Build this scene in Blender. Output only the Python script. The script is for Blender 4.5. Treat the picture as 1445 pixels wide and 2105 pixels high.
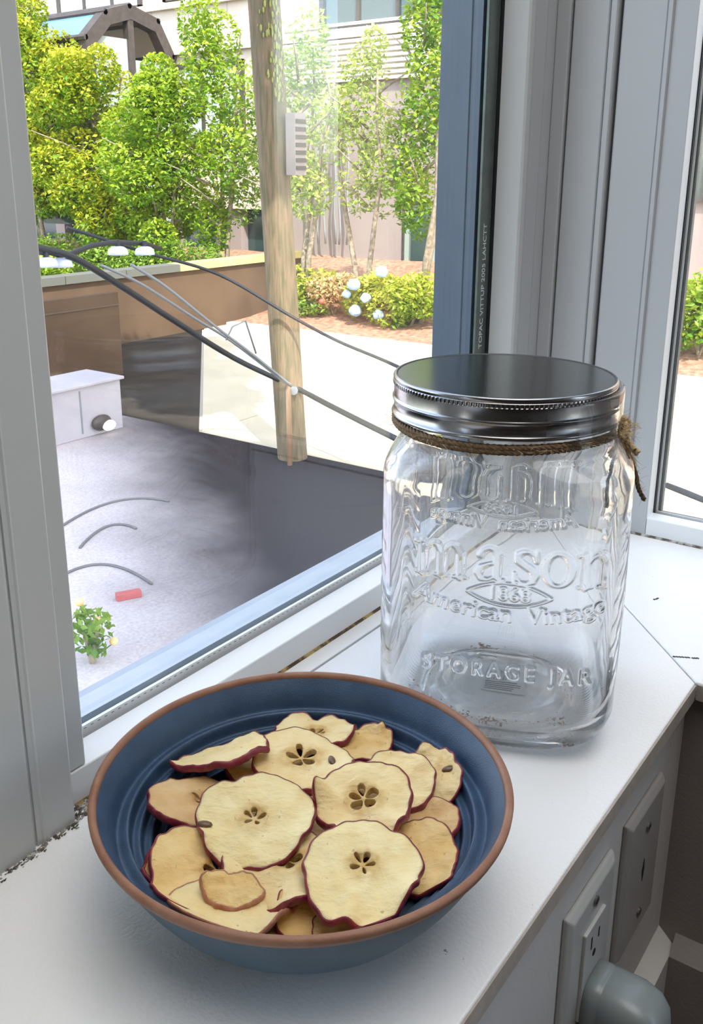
import bpy, bmesh, math, random
import numpy as np
from mathutils import Vector, Matrix, noise
from mathutils.geometry import delaunay_2d_cdt
for o in list(bpy.data.objects): bpy.data.objects.remove(o)
S = bpy.context.scene
COL = S.collection
R = math.radians

# ---------------------------------------------------------------- camera
cam_d = bpy.data.cameras.new('camera'); cam = bpy.data.objects.new('camera', cam_d); COL.objects.link(cam)
PITCH, YAW = 0.295906, 0.629593
fw = Vector((math.cos(YAW)*math.cos(PITCH), math.sin(YAW)*math.cos(PITCH), -math.sin(PITCH)))
rt = Vector((math.sin(YAW), -math.cos(YAW), 0)); up = rt.cross(fw)
m = Matrix((rt, up, -fw)).transposed().to_4x4(); m.translation = Vector((0, 0, 0.373218)); cam.matrix_world = m
cam_d.sensor_fit = 'AUTO'; cam_d.sensor_width = 36; cam_d.lens = 36*1922.53/2105
cam_d.shift_x = 30.7/2105; cam_d.shift_y = -111.3/2105
cam_d.clip_start = 0.01; cam_d.clip_end = 400
S.camera = cam
# ---------------------------------------------------------------- sky, sun, added fill light, exposure
w = bpy.data.worlds.new('sky'); S.world = w; w.use_nodes = True
wn = w.node_tree.nodes; wl = w.node_tree.links
bgn = wn['Background']; sky = wn.new('ShaderNodeTexSky'); sky.sky_type = 'NISHITA'; sky.sun_disc = False
SUN_EL, SUN_AZ = R(49.6), math.atan2(0.8, 0.6)          # light travels toward +X +Y and down
sky.sun_elevation = SUN_EL; sky.sun_rotation = R(217); sky.air_density = 1.0; sky.dust_density = 1.2; sky.ozone_density = 1.0
hs = wn.new('ShaderNodeHueSaturation'); hs.inputs['Saturation'].default_value = 0.62; wl.new(sky.outputs[0], hs.inputs['Color']); wl.new(hs.outputs[0], bgn.inputs[0]); bgn.inputs[1].default_value = 0.75
sd = bpy.data.lights.new('sun', 'SUN'); sd.energy = 6.8; sd.angle = R(0.55); sd.color = (1, 0.94, 0.84)
so = bpy.data.objects.new('sun', sd); COL.objects.link(so)
d = Vector((math.cos(SUN_AZ)*math.cos(SUN_EL), math.sin(SUN_AZ)*math.cos(SUN_EL), -math.sin(SUN_EL)))
so.rotation_euler = d.to_track_quat('-Z', 'Y').to_euler(); so.location = (-5, -5, 20)
ld = bpy.data.lights.new('ceiling_lamp', 'AREA'); ld.shape = 'RECTANGLE'; ld.size = 1.7; ld.size_y = 1.7; ld.energy = 27; ld.color = (1, 0.98, 0.95)  # unseen fill added overhead to brighten the sill and bowl
lo = bpy.data.objects.new('ceiling_lamp', ld); COL.objects.link(lo); lo.location = (0.28, -.10, 2.08)
S.view_settings.view_transform = 'Standard'; S.view_settings.look = 'None'; S.view_settings.gamma = 1
S.view_settings.use_curve_mapping = False; S.view_settings.exposure = 0.45
S.cycles.max_bounces = 14; S.cycles.transmission_bounces = 14; S.cycles.transparent_max_bounces = 16
S.cycles.sample_clamp_indirect = 6.0

# ---------------------------------------------------------------- helpers
def tag(o, label=None, cat=None, group=None, kind=None):
    if label: o['label'] = label
    if cat: o['category'] = cat
    if group: o['group'] = group
    if kind: o['kind'] = kind
    return o
def link(name, me, mat=None, parent=None, smooth=False):
    o = bpy.data.objects.new(name, me); COL.objects.link(o)
    if mat is not None and not me.materials: me.materials.append(mat)
    if parent: o.parent = parent
    if smooth: me.polygons.foreach_set('use_smooth', [True]*len(me.polygons))
    return o
def empty(name, loc=(0, 0, 0), label=None, cat=None, group=None, kind=None):
    o = bpy.data.objects.new(name, None); COL.objects.link(o); o.location = loc; o.empty_display_size = 0.02
    return tag(o, label, cat, group, kind)
class MB:
    def __init__(s): s.v = []; s.f = []
    def add(s, vs, fs):
        k = len(s.v); s.v += [tuple(q) for q in vs]; s.f += [tuple(i+k for i in q) for q in fs]; return s
    def box(s, a, b):
        x0, y0, z0 = a; x1, y1, z1 = b
        return s.add([(x0,y0,z0),(x1,y0,z0),(x1,y1,z0),(x0,y1,z0),(x0,y0,z1),(x1,y0,z1),(x1,y1,z1),(x0,y1,z1)],
                     [(0,3,2,1),(4,5,6,7),(0,1,5,4),(1,2,6,5),(2,3,7,6),(3,0,4,7)])
    def prism(s, prof, axis, a, b):
        """closed 2D profile swept along an axis: axis 0 -> profile (y,z), 1 -> (x,z), 2 -> (x,y)"""
        n = len(prof)
        def mk(p, t): return (t, p[0], p[1]) if axis == 0 else ((p[0], t, p[1]) if axis == 1 else (p[0], p[1], t))
        vs = [mk(p, a) for p in prof]+[mk(p, b) for p in prof]
        fs = [(i, (i+1) % n, n+(i+1) % n, n+i) for i in range(n)]+[tuple(range(n))[::-1], tuple(range(n, 2*n))]
        return s.add(vs, fs)
    def tube(s, pts, rad, n=8, cap=True):
        pts = [Vector(p) for p in pts]; k = len(s.v); ref = Vector((0.13, 0.31, 0.94)).normalized()
        for i, p in enumerate(pts):
            t = (pts[min(i+1, len(pts)-1)]-pts[max(i-1, 0)]).normalized()
            a = t.cross(ref)
            if a.length < 1e-3: a = t.cross(Vector((1, 0, 0)))
            a.normalize(); b = t.cross(a); r = rad[i] if hasattr(rad, '__len__') else rad
            for j in range(n):
                q = 2*math.pi*j/n; s.v.append(tuple(p+(a*math.cos(q)+b*math.sin(q))*r))
        for i in range(len(pts)-1):
            for j in range(n):
                s.f.append((k+i*n+j, k+i*n+(j+1) % n, k+(i+1)*n+(j+1) % n, k+(i+1)*n+j))
        if cap:
            s.f.append(tuple(k+j for j in range(n))[::-1]); s.f.append(tuple(k+(len(pts)-1)*n+j for j in range(n)))
        return s
    def lathe(s, prof, n=64, c=(0, 0, 0), closed=False):
        k = len(s.v); m_ = len(prof)
        for r, z in prof:
            for j in range(n):
                q = 2*math.pi*j/n; s.v.append((c[0]+r*math.cos(q), c[1]+r*math.sin(q), c[2]+z))
        for i in range(m_ if closed else m_-1):
            i2 = (i+1) % m_
            for j in range(n): s.f.append((k+i*n+j, k+i*n+(j+1) % n, k+i2*n+(j+1) % n, k+i2*n+j))
        return s
    def build(s, name, mat=None, parent=None, smooth=False, bevel=0, seg=2, fix=True):
        me = bpy.data.meshes.new(name); me.from_pydata(s.v, [], s.f); me.update()
        if fix:
            bm = bmesh.new(); bm.from_mesh(me); bmesh.ops.recalc_face_normals(bm, faces=bm.faces); bm.to_mesh(me); bm.free()
        o = link(name, me, mat, parent, smooth)
        if bevel:
            bv = o.modifiers.new('bevel', 'BEVEL'); bv.width = bevel; bv.segments = seg; bv.limit_method = 'ANGLE'; bv.angle_limit = R(35)
        return o
def nodes(name):
    mt = bpy.data.materials.new(name); mt.use_nodes = True
    nt = mt.node_tree; return mt, nt, nt.nodes, nt.links, nt.nodes['Principled BSDF']
def mat(name, c, c2=None, scale=20, rough=0.5, metal=0, bump=0, bscale=200, spec=0.5, detail=6, lo_=0.35, hi_=0.65, emis=0, stretch=None, coat=0):
    mt, nt, n, l, p = nodes(name)
    p.inputs['Roughness'].default_value = rough; p.inputs['Metallic'].default_value = metal
    p.inputs['Specular IOR Level'].default_value = spec; p.inputs['Coat Weight'].default_value = coat
    p.inputs['Base Color'].default_value = (*c, 1)
    tc = n.new('ShaderNodeTexCoord'); vec = tc.outputs['Object']
    if stretch:
        mp = n.new('ShaderNodeMapping'); mp.inputs['Scale'].default_value = stretch; l.new(vec, mp.inputs[0]); vec = mp.outputs[0]
    if c2:
        t = n.new('ShaderNodeTexNoise'); t.inputs['Scale'].default_value = scale; t.inputs['Detail'].default_value = detail; l.new(vec, t.inputs['Vector'])
        cr = n.new('ShaderNodeValToRGB'); cr.color_ramp.elements[0].position = lo_; cr.color_ramp.elements[1].position = hi_
        cr.color_ramp.elements[0].color = (*c, 1); cr.color_ramp.elements[1].color = (*c2, 1)
        l.new(t.outputs['Fac'], cr.inputs[0]); l.new(cr.outputs[0], p.inputs['Base Color'])
    if bump:
        t2 = n.new('ShaderNodeTexNoise'); t2.inputs['Scale'].default_value = bscale; t2.inputs['Detail'].default_value = 4; l.new(vec, t2.inputs['Vector'])
        b = n.new('ShaderNodeBump'); b.inputs['Strength'].default_value = 1; b.inputs['Distance'].default_value = bump
        l.new(t2.outputs['Fac'], b.inputs['Height']); l.new(b.outputs[0], p.inputs['Normal'])
    if emis:
        p.inputs['Emission Color'].default_value = (*c, 1); p.inputs['Emission Strength'].default_value = emis
    return mt

# ---------------------------------------------------------------- materials of the room
def speckled(name, base, speck, rough=0.4, amount=0.74, sc=90, bump=0, bscale=300):
    mt, nt, n, l, p = nodes(name)
    tc = n.new('ShaderNodeTexCoord')
    t = n.new('ShaderNodeTexNoise'); t.inputs['Scale'].default_value = sc; t.inputs['Detail'].default_value = 3; l.new(tc.outputs['Object'], t.inputs[0])
    cr = n.new('ShaderNodeValToRGB'); cr.color_ramp.elements[0].position = amount; cr.color_ramp.elements[1].position = amount+0.03
    cr.color_ramp.elements[0].color = (*base, 1); cr.color_ramp.elements[1].color = (*speck, 1)
    l.new(t.outputs[0], cr.inputs[0])
    t3 = n.new('ShaderNodeTexNoise'); t3.inputs['Scale'].default_value = 7; l.new(tc.outputs['Object'], t3.inputs[0])
    mx = n.new('ShaderNodeMixRGB'); mx.blend_type = 'MULTIPLY'; mx.inputs[2].default_value = (0.93, 0.92, 0.91, 1)
    l.new(t3.outputs[0], mx.inputs[0]); l.new(cr.outputs[0], mx.inputs[1]); l.new(mx.outputs[0], p.inputs['Base Color'])
    p.inputs['Roughness'].default_value = rough
    if bump:
        t2 = n.new('ShaderNodeTexNoise'); t2.inputs['Scale'].default_value = bscale; t2.inputs['Detail'].default_value = 3; l.new(tc.outputs['Object'], t2.inputs[0])
        b = n.new('ShaderNodeBump'); b.inputs['Distance'].default_value = bump; l.new(t2.outputs[0], b.inputs['Height']); l.new(b.outputs[0], p.inputs['Normal'])
    return mt
M = {}
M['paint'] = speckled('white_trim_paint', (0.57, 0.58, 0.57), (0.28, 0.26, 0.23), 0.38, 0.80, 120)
M['paint_right'] = speckled('grey_white_trim_paint', (0.46, 0.47, 0.48), (0.22, 0.20, 0.18), 0.38, 0.80, 120)  # white trim paint with the right side's shade put into the colour
M['paint_ledge'] = speckled('bright_ledge_paint', (0.80, 0.81, 0.81), (0.30, 0.28, 0.25), 0.35, 0.80, 120)  # brighter copy of the trim paint, window light put into the colour
M['sill'] = speckled('white_sill_paint', (0.86, 0.86, 0.85), (0.35, 0.31, 0.26), 0.32, 0.745, 150, 0.00045, 420)
M['sill_edge'] = mat('sill_edge_paint', (0.46, 0.41, 0.36), (0.38, 0.33, 0.28), 60, 0.6, bump=0.0002)
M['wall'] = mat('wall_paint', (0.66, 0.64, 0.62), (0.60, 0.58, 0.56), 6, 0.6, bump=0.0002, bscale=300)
M['wall_dark'] = mat('taupe_wall_paint', (0.26, 0.225, 0.205), (0.22, 0.19, 0.175), 6, 0.6, bump=0.0003, bscale=300)  # white wall paint, its shade put in as a darker taupe
M['dark'] = mat('dark_gap', (0.012, 0.014, 0.018), rough=0.6)
M['gasket'] = mat('grey_gasket', (0.10, 0.11, 0.11), (0.14, 0.15, 0.14), 200, 0.5)
M['spacer'] = mat('pale_spacer', (0.80, 0.81, 0.80), rough=0.35)
M['spacer_dark'] = mat('olive_spacer', (0.13, 0.16, 0.14), (0.10, 0.12, 0.11), 80, 0.4, metal=0.3)
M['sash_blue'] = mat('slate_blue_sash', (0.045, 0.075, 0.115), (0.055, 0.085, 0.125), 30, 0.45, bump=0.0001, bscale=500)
M['sash_grey'] = mat('grey_blue_sash', (0.42, 0.46, 0.53), (0.36, 0.41, 0.49), 30, 0.4)  # paler copy of the sash paint, sky light mixed into the colour
M['beige'] = mat('beige_paint', (0.60, 0.57, 0.51), rough=0.45)
M['caulk'] = mat('stained_caulk', (0.42, 0.30, 0.10), (0.07, 0.035, 0.012), 90, 0.7, bump=0.0006, bscale=250, lo_=0.42, hi_=0.58)
M['dirt'] = mat('dirt', (0.09, 0.075, 0.06), (0.45, 0.43, 0.40), 160, 0.9, bump=0.001, bscale=300, lo_=0.45, hi_=0.62)
M['wall_room'] = mat('grey_room_paint', (0.20, 0.19, 0.18), (0.18, 0.17, 0.16), 5, 0.7)
M['floor'] = mat('dark_wood_floor', (0.06, 0.04, 0.03), (0.035, 0.025, 0.02), 14, 0.5, stretch=(1, 9, 1))
def pane_mat(name, dust=0.02, scale=420):
    mt = bpy.data.materials.new(name); mt.use_nodes = True; nt = mt.node_tree; n = nt.nodes; l = nt.links; n.clear()
    out = n.new('ShaderNodeOutputMaterial'); tr = n.new('ShaderNodeBsdfTransparent'); gl = n.new('ShaderNodeBsdfGlossy'); gl.inputs['Roughness'].default_value = 0.0
    tr.inputs[0].default_value = (0.97, 0.985, 0.98, 1)
    lw = n.new('ShaderNodeLayerWeight'); lw.inputs[0].default_value = 0.5
    pw_ = n.new('ShaderNodeMath'); pw_.operation = 'POWER'; l.new(lw.outputs['Facing'], pw_.inputs[0]); pw_.inputs[1].default_value = 5
    fr = n.new('ShaderNodeMapRange'); fr.inputs[3].default_value = 0.04; fr.inputs[4].default_value = 1.0; l.new(pw_.outputs[0], fr.inputs[0])
    mx = n.new('ShaderNodeMixShader'); l.new(fr.outputs[0], mx.inputs[0]); l.new(tr.outputs[0], mx.inputs[1]); l.new(gl.outputs[0], mx.inputs[2])
    df = n.new('ShaderNodeBsdfDiffuse'); df.inputs[0].default_value = (0.8, 0.8, 0.78, 1)
    tl = n.new('ShaderNodeBsdfTranslucent'); tl.inputs[0].default_value = (0.8, 0.8, 0.78, 1)
    ad = n.new('ShaderNodeMixShader'); ad.inputs[0].default_value = 0.5; l.new(df.outputs[0], ad.inputs[1]); l.new(tl.outputs[0], ad.inputs[2])
    tc = n.new('ShaderNodeTexCoord'); t = n.new('ShaderNodeTexNoise'); t.inputs['Scale'].default_value = scale; t.inputs['Detail'].default_value = 2
    l.new(tc.outputs['Object'], t.inputs[0])
    t2 = n.new('ShaderNodeTexNoise'); t2.inputs['Scale'].default_value = 9; l.new(tc.outputs['Object'], t2.inputs[0])
    mr = n.new('ShaderNodeMapRange'); mr.inputs[1].default_value = 0.66; mr.inputs[2].default_value = 0.74; mr.inputs[3].default_value = dust*0.12; mr.inputs[4].default_value = dust*4
    l.new(t.outputs[0], mr.inputs[0])
    mm = n.new('ShaderNodeMath'); mm.operation = 'MULTIPLY'; l.new(mr.outputs[0], mm.inputs[0]); l.new(t2.outputs[0], mm.inputs[1])
    m2 = n.new('ShaderNodeMixShader'); l.new(mm.outputs[0], m2.inputs[0]); l.new(mx.outputs[0], m2.inputs[1]); l.new(ad.outputs[0], m2.inputs[2])
    l.new(m2.outputs[0], out.inputs[0]); return mt
M['pane'] = pane_mat('dusty_window_glass')

# ================================================================= SETTING: room shell
def struct(name, mb, mt, label=None, parent=None, bevel=0, **k):
    o = mb.build(name, mt, parent, bevel=bevel, **k)
    if parent is None: tag(o, label, None, None, 'structure')
    return o
XL, YB, ZF, ZC, ZT = -3.2, -3.2, -0.333, 2.15, 1.5
FY, PX = 0.418, 0.952              # fronts of the two window frames
struct('floor', MB().box((XL-.2, YB-.2, ZF-.1), (1.1, .55, ZF)), M['floor'], 'dark brown wooden floor below the low window sill')
struct('ceiling', MB().box((XL-.2, YB-.2, ZC), (1.1, .55, ZC+.1)), M['wall'], 'white painted ceiling of the room')
struct('wall_back', MB().box((XL-.2, YB-.2, ZF), (1.1, YB, ZC)), M['wall_room'], 'plain grey wall behind the viewer')
struct('wall_side', MB().box((XL-.2, YB, ZF), (XL, .55, ZC)), M['wall_room'], 'plain grey wall far to the left of the window corner')
struct('wall_left', MB().box((XL, .158, ZF), (.690, .200, -.0142)).box((XL, .200, ZF), (.69, .52, -.0142)).box((XL, .43, ZT+.05), (1.06, .52, ZC)).box((XL, .43, -.0142), (-1.25, .52, ZT+.05)),
       M['wall'], 'light grey low wall under the left window sill with the outlets')
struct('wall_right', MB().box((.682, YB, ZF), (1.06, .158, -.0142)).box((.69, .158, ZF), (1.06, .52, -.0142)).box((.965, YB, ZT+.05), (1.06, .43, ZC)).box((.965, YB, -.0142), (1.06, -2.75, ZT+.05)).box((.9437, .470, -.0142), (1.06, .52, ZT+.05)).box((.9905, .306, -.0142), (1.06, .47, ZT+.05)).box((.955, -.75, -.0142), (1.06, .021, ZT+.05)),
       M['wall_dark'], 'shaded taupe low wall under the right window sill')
# baseboards with a sloped cap
struct('baseboard_left', MB().prism([(.158, ZF), (.144, ZF), (.144, -.252), (.158, -.238)], 0, XL, .682), M['wall'], 'painted baseboard along the wall with the outlets')
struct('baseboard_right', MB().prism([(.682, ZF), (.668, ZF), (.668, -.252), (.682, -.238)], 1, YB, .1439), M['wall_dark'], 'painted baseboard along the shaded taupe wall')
# sill boards: mitred L, with a separate strip along the left window
zs0 = -.0142
def slab(pts, z0, z1): return MB().prism(pts, 2, z0, z1)
sl = slab([(XL, .1515), (.6735, .1515), (.9445, .3985), (.302, .3985), (.302, .425), (XL, .425)], zs0, 0)
s_left = struct('trim_1', sl, M['sill'], 'white painted window sill board carrying the bowl and the jar', bevel=.0012)
struct('trim_2', slab([(.3035, .4008), (.9465, .4008), (.956, .409), (.956, .425), (.3035, .425)], zs0, -.0004), M['sill'], 'narrow white sill strip between the dark seam and left window frame', bevel=.0006)
struct('trim_3', slab([(.6752, .1515), (.6752, YB), (.958, YB), (.958, .409)], zs0, 0.0002), M['sill'], 'white painted window sill board under the right window, mitred at the corner', bevel=.0012)
# unpainted-looking front edge of the boards
struct('trim_4', MB().box((XL, .1503, zs0), (.6722, .1514, -.0012)), M['sill_edge'], 'tan worn front edge of the left sill board')
struct('trim_5', MB().box((.674, YB, zs0), (.6751, .150, -.0012)), M['sill_edge'], 'tan worn front edge of the right sill board')
struct('trim_16', MB().box((.3025, .3986, zs0), (.945, .4007, -.006)).prism([(.6738, .1514), (.6750, .1514), (.9578, .4088), (.9450, .3985)], 2, zs0, -.005), M['dark'], 'dark seam between the sill boards')
# cracks in the right sill paint
cr = MB()
random.seed(5)
def crack(p0, p1, n, wdt):
    for i in range(n):
        a = Vector(p0).lerp(Vector(p1), i/n); b = Vector(p0).lerp(Vector(p1), (i+.8)/n)
        jj = random.uniform(-.0006, .0006); cr.box((min(a.x, b.x), min(a.y, b.y)+jj, .0001), (max(a.x, b.x)+wdt, max(a.y, b.y)+jj+wdt, .0005))
crack((.7043, .1773, 0), (.7137, .159, 0), 9, .0007); crack((.716, .150, 0), (.722, .13, 0), 8, .0006); crack((.80, .225, 0), (.806, .221, 0), 3, .0007)
struct('trim_6', cr, M['dark'], 'thin dark crack in the paint of the right sill')

# ---- window_1 (left window)
def window(name, label): return empty(name, (0, 0, 0), label, None, None, 'structure')
w1 = window('window_1', 'left window with white frame, looking out on the street')
X0, X1, ZTOP = .312, .8735, 1.45
# rails: the splayed inner ledge, face and seat behind
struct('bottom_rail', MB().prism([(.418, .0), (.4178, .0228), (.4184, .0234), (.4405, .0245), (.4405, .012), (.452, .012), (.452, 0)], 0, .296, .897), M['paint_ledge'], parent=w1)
struct('frame_stile', MB().prism([(.296, .4186), (.3105, .4186), (.312, .420), (.312, .4405), (.308, .4405), (.308, .452), (.296, .452)], 2, .0246, ZTOP), M['paint'], parent=w1)
struct('frame_stile', MB().prism([(.879, .418), (.8735, .4405), (.8775, .4405), (.8775, .452), (.897, .452), (.897, .4195), (.882, .4165)], 2, .0236, ZTOP), M['paint'], parent=w1)
struct('top_rail', MB().box((.296, .418, ZTOP), (.897, .452, ZTOP+.1)), M['paint'], parent=w1)
struct('gasket', MB().box((.308, .4407, .013), (.8775, .4440, .0205)).box((.8735, .4407, .0236), (.8772, .4440, ZTOP)), M['dark'], parent=w1)
struct('spacer_bar', MB().box((.3085, .4445, .0135), (.8772, .4470, .0300)), M['spacer'], parent=w1)
struct('spacer_bar', MB().box((.851, .4448, .0302), (.8768, .4472, ZTOP)), M['spacer_dark'], parent=w1)
dots = MB()
for i in range(95): dots.box((.314+i*.0058, .4443, .0278), (.314+i*.0058+.0022, .4446, .0282))
for i in range(110):
    for xx in (.8535, .8715): dots.box((xx, .4446, .04+i*.0075), (xx+.0008, .4449, .04+i*.0075+.004))
tag(struct('spacer_perforation', dots, M['gasket'], parent=w1), kind='stuff')
struct('pane', MB().box((.305, .4475, .010), (.8772, .4505, ZTOP+.01)), M['pane'], parent=w1)
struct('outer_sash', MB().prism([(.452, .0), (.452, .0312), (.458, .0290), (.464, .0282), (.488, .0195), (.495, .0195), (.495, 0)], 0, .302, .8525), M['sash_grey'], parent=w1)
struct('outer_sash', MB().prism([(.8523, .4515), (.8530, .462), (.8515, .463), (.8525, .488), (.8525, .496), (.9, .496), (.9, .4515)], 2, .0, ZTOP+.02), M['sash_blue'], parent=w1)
# lettering printed on the spacer bar
def text_mesh(body, size, name, extrude=0.0, offset=0.0, align='CENTER', bold=False):
    c = bpy.data.curves.new(name, 'FONT'); c.body = body; c.size = size; c.extrude = extrude; c.offset = offset; c.align_x = align; c.align_y = 'CENTER'
    o = bpy.data.objects.new(name, c); COL.objects.link(o)
    dg = bpy.context.evaluated_depsgraph_get(); me = bpy.data.meshes.new_from_object(o.evaluated_get(dg))
    bpy.data.objects.remove(o); bpy.data.curves.remove(c); return me
tm = text_mesh('TOPAC VITTUP 2005 LAHCTT', .0095, 'spacer_lettering', .0001)
M['print'] = mat('pale_print', (0.62, 0.66, 0.66), rough=0.5)
to = link('spacer_lettering', tm, M['print'], w1)
# reads upward along the bar, its face to the room
to.matrix_world = Matrix(((0, -1, 0, .8625), (0, 0, -1, .4446), (1, 0, 0, .262), (0, 0, 0, 1)))

# ---- post left of window_1
pst = empty('trim_7', (0, 0, 0), 'broad white post left of the left window', None, None, 'structure')
struct('post_face', MB().prism([(.2640, .4060), (.2900, .4060), (.2915, .4072), (.2915, .45), (.2640, .45)], 2, 0, ZT), M['paint'], parent=pst)
struct('post_face', MB().prism([(-.05, .4040), (.2600, .4040), (.2617, .4052), (.2617, .45), (-.05, .45)], 2, 0, ZT), M['paint'], parent=pst)
struct('post_seam', MB().box((.2612, .4072, 0), (.2645, .45, ZT)), M['paint'], parent=pst)
struct('post_bead', MB().prism([(.2665, .4062), (.2680, .4052), (.2700, .4062)], 2, 0, ZT), M['paint'], parent=pst)
# dirt and caulk along the bases
random.seed(3)
dm = MB()
for i in range(700):
    x = random.uniform(.05, .292); y = .4038-abs(random.gauss(0, .0022)); q = random.uniform(.0002, .0007)
    if x > .264: y += .002
    dm.tube([(x-q*1.5, y, .0003), (x+q*1.5, y+random.uniform(-q, q), .0006)], [q, q*.4], 5)
for i in range(420):
    x = random.uniform(.2925, .325); y = random.uniform(.405, .4165); q = random.uniform(.0002, .0009)
    dm.tube([(x-q, y, .0004), (x+q, y+random.uniform(-q, q), .0008)], [q, q*.4], 5)
tag(dm.build('grime', M['dirt']), 'dark grime gathered at the foot of the white post', 'dirt', None, 'stuff')
struct('trim_8', MB().prism([(.4182, -.0003), (.4160, -.0003), (.4182, .0018)], 0, .3, .9), M['caulk'], 'brown stained caulk line at the base of the left window frame')
# added_window_3 is added further left, out of view, to let light in
w3 = window('window_3', 'further window left of the white post')
struct('bottom_rail', MB().box((-1.25, .418, 0), (-.05, .47, .03)), M['paint'], parent=w3)
struct('frame_stile', MB().box((-1.25, .418, .03), (-1.2, .47, ZTOP)), M['paint'], parent=w3)
struct('frame_stile', MB().box((-.1, .418, .03), (-.05, .47, ZTOP)), M['paint'], parent=w3)
struct('top_rail', MB().box((-1.25, .418, ZTOP), (-.05, .47, ZTOP+.1)), M['paint'], parent=w3)
struct('pane', MB().box((-1.2, .447, .02), (-.1, .450, ZTOP)), M['pane'], parent=w3)

w4 = window('window_4', 'further window in the right wall, behind the viewer')  # unseen, added to let more light into the room
struct('bottom_rail', MB().box((.95, -2.75, 0), (1.0, -.75, .03)), M['paint'], parent=w4)
struct('frame_stile', MB().box((.95, -2.75, .03), (1.0, -2.70, ZTOP)), M['paint'], parent=w4)
struct('frame_stile', MB().box((.95, -.80, .03), (1.0, -.75, ZTOP)), M['paint'], parent=w4)
struct('top_rail', MB().box((.95, -2.75, ZTOP), (1.0, -.75, ZTOP+.1)), M['paint'], parent=w4)
struct('pane', MB().box((.975, -2.70, .02), (.978, -.80, ZTOP)), M['pane'], parent=w4)
# ---- corner trim: strips left and right of the corner
struct('trim_9', MB().prism([(.8972, .4205), (.8985, .4190), (.920, .4180), (.924, .4186), (.9445, .4186), (.9445, .47), (.8972, .47)], 2, 0, ZT), M['paint_right'], 'white trim board right of the left window, beside the corner')
def vstrip(name, prof, label, mt='paint_right'): return struct(name, MB().prism(prof, 2, 0, ZT), M[mt], label)
vstrip('trim_10', [(.9440, .4186), (.9430, .4175), (.9430, .4052), (.9440, .4042), (.99, .4042), (.99, .4186)], 'slim white corner strip with a dark groove')
vstrip('trim_11', [(.9490, .4030), (.9470, .4016), (.9470, .3672), (.9482, .3660), (.99, .3660), (.99, .4030)], 'flat white trim strip between the corner grooves')
vstrip('trim_12', [(.9482, .3655), (.9455, .3640), (.9455, .3590), (.9475, .3578), (.99, .3578), (.99, .3655)], 'white bead beside the black gap')
vstrip('trim_13', [(.962, .3578), (.962, .3545), (.99, .3545), (.99, .3578)], 'black gap between corner trim and right window frame', 'dark')
# ---- window_2 (right window)
w2 = window('window_2', 'right window with white frame beside the corner')
struct('frame_board', MB().prism([(.9520, .3545), (.9510, .3532), (.9510, .3128), (.9520, .3116), (.99, .3116), (.99, .3545)], 2, 0, ZT), M['paint_right'], parent=w2)
struct('frame_bead', MB().prism([(.9515, .3116), (.9485, .3105), (.9485, .3068), (.9515, .3057), (.99, .3057), (.99, .3116)], 2, 0, ZT), M['paint_right'], parent=w2)
struct('frame_stile', MB().prism([(.9520, .3056), (.9520, .2842), (.9528, .2842), (.99, .29), (.99, .3056)], 2, 0, ZT), M['paint_right'], parent=w2)
struct('reveal', MB().prism([(.9521, .2841), (.9525, .2836), (.9680, .2826), (.9680, .2860), (.9530, .2841)], 2, .0199, ZTOP), M['paint_ledge'], parent=w2)
struct('bottom_rail', MB().prism([(.9520, 0), (.9520, .0198), (.9526, .0204), (.9680, .0222), (.9680, .014), (.99, .014), (.99, 0)], 1, .02, .2836), M['paint_ledge'], parent=w2)
struct('top_rail', MB().box((.952, .02, ZTOP), (.99, .2836, ZT+.05)), M['paint_right'], parent=w2)
struct('frame_stile', MB().box((.952, .02, .02), (.99, .06, ZTOP)), M['paint_right'], parent=w2)
struct('gasket', MB().box((.9682, .2815, .02), (.9735, .2830, ZTOP)).box((.9682, .05, .0145), (.9735, .2815, .0205)), M['dark'], parent=w2)
struct('spacer_bar', MB().box((.9736, .2795, .016), (.9748, .2830, ZTOP)).box((.9736, .05, .014), (.9748, .2795, .0232)), M['spacer'], parent=w2)
struct('gasket', MB().box((.9772, .2768, .018), (.984, .2830, ZTOP)).box((.9772, .05, .010), (.984, .2768, .0212)), M['gasket'], parent=w2)
struct('pane', MB().box((.9749, .05, .012), (.9770, .2825, ZTOP)), M['pane'], parent=w2)
struct('trim_14', MB().prism([(.9521, .0002), (.9490, .0002), (.9521, .0022)], 1, -2.4, .40), M['dirt'], 'grey dirty caulk line at the base of the right window frame')
# upper storeys of the house: they keep the sun off the near street
struct('trim_15', MB().box((-9, -14, 2.25), (1.05, 1.0, 11.3)), M['beige'], 'upper storeys of the house above the window corner')

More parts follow.
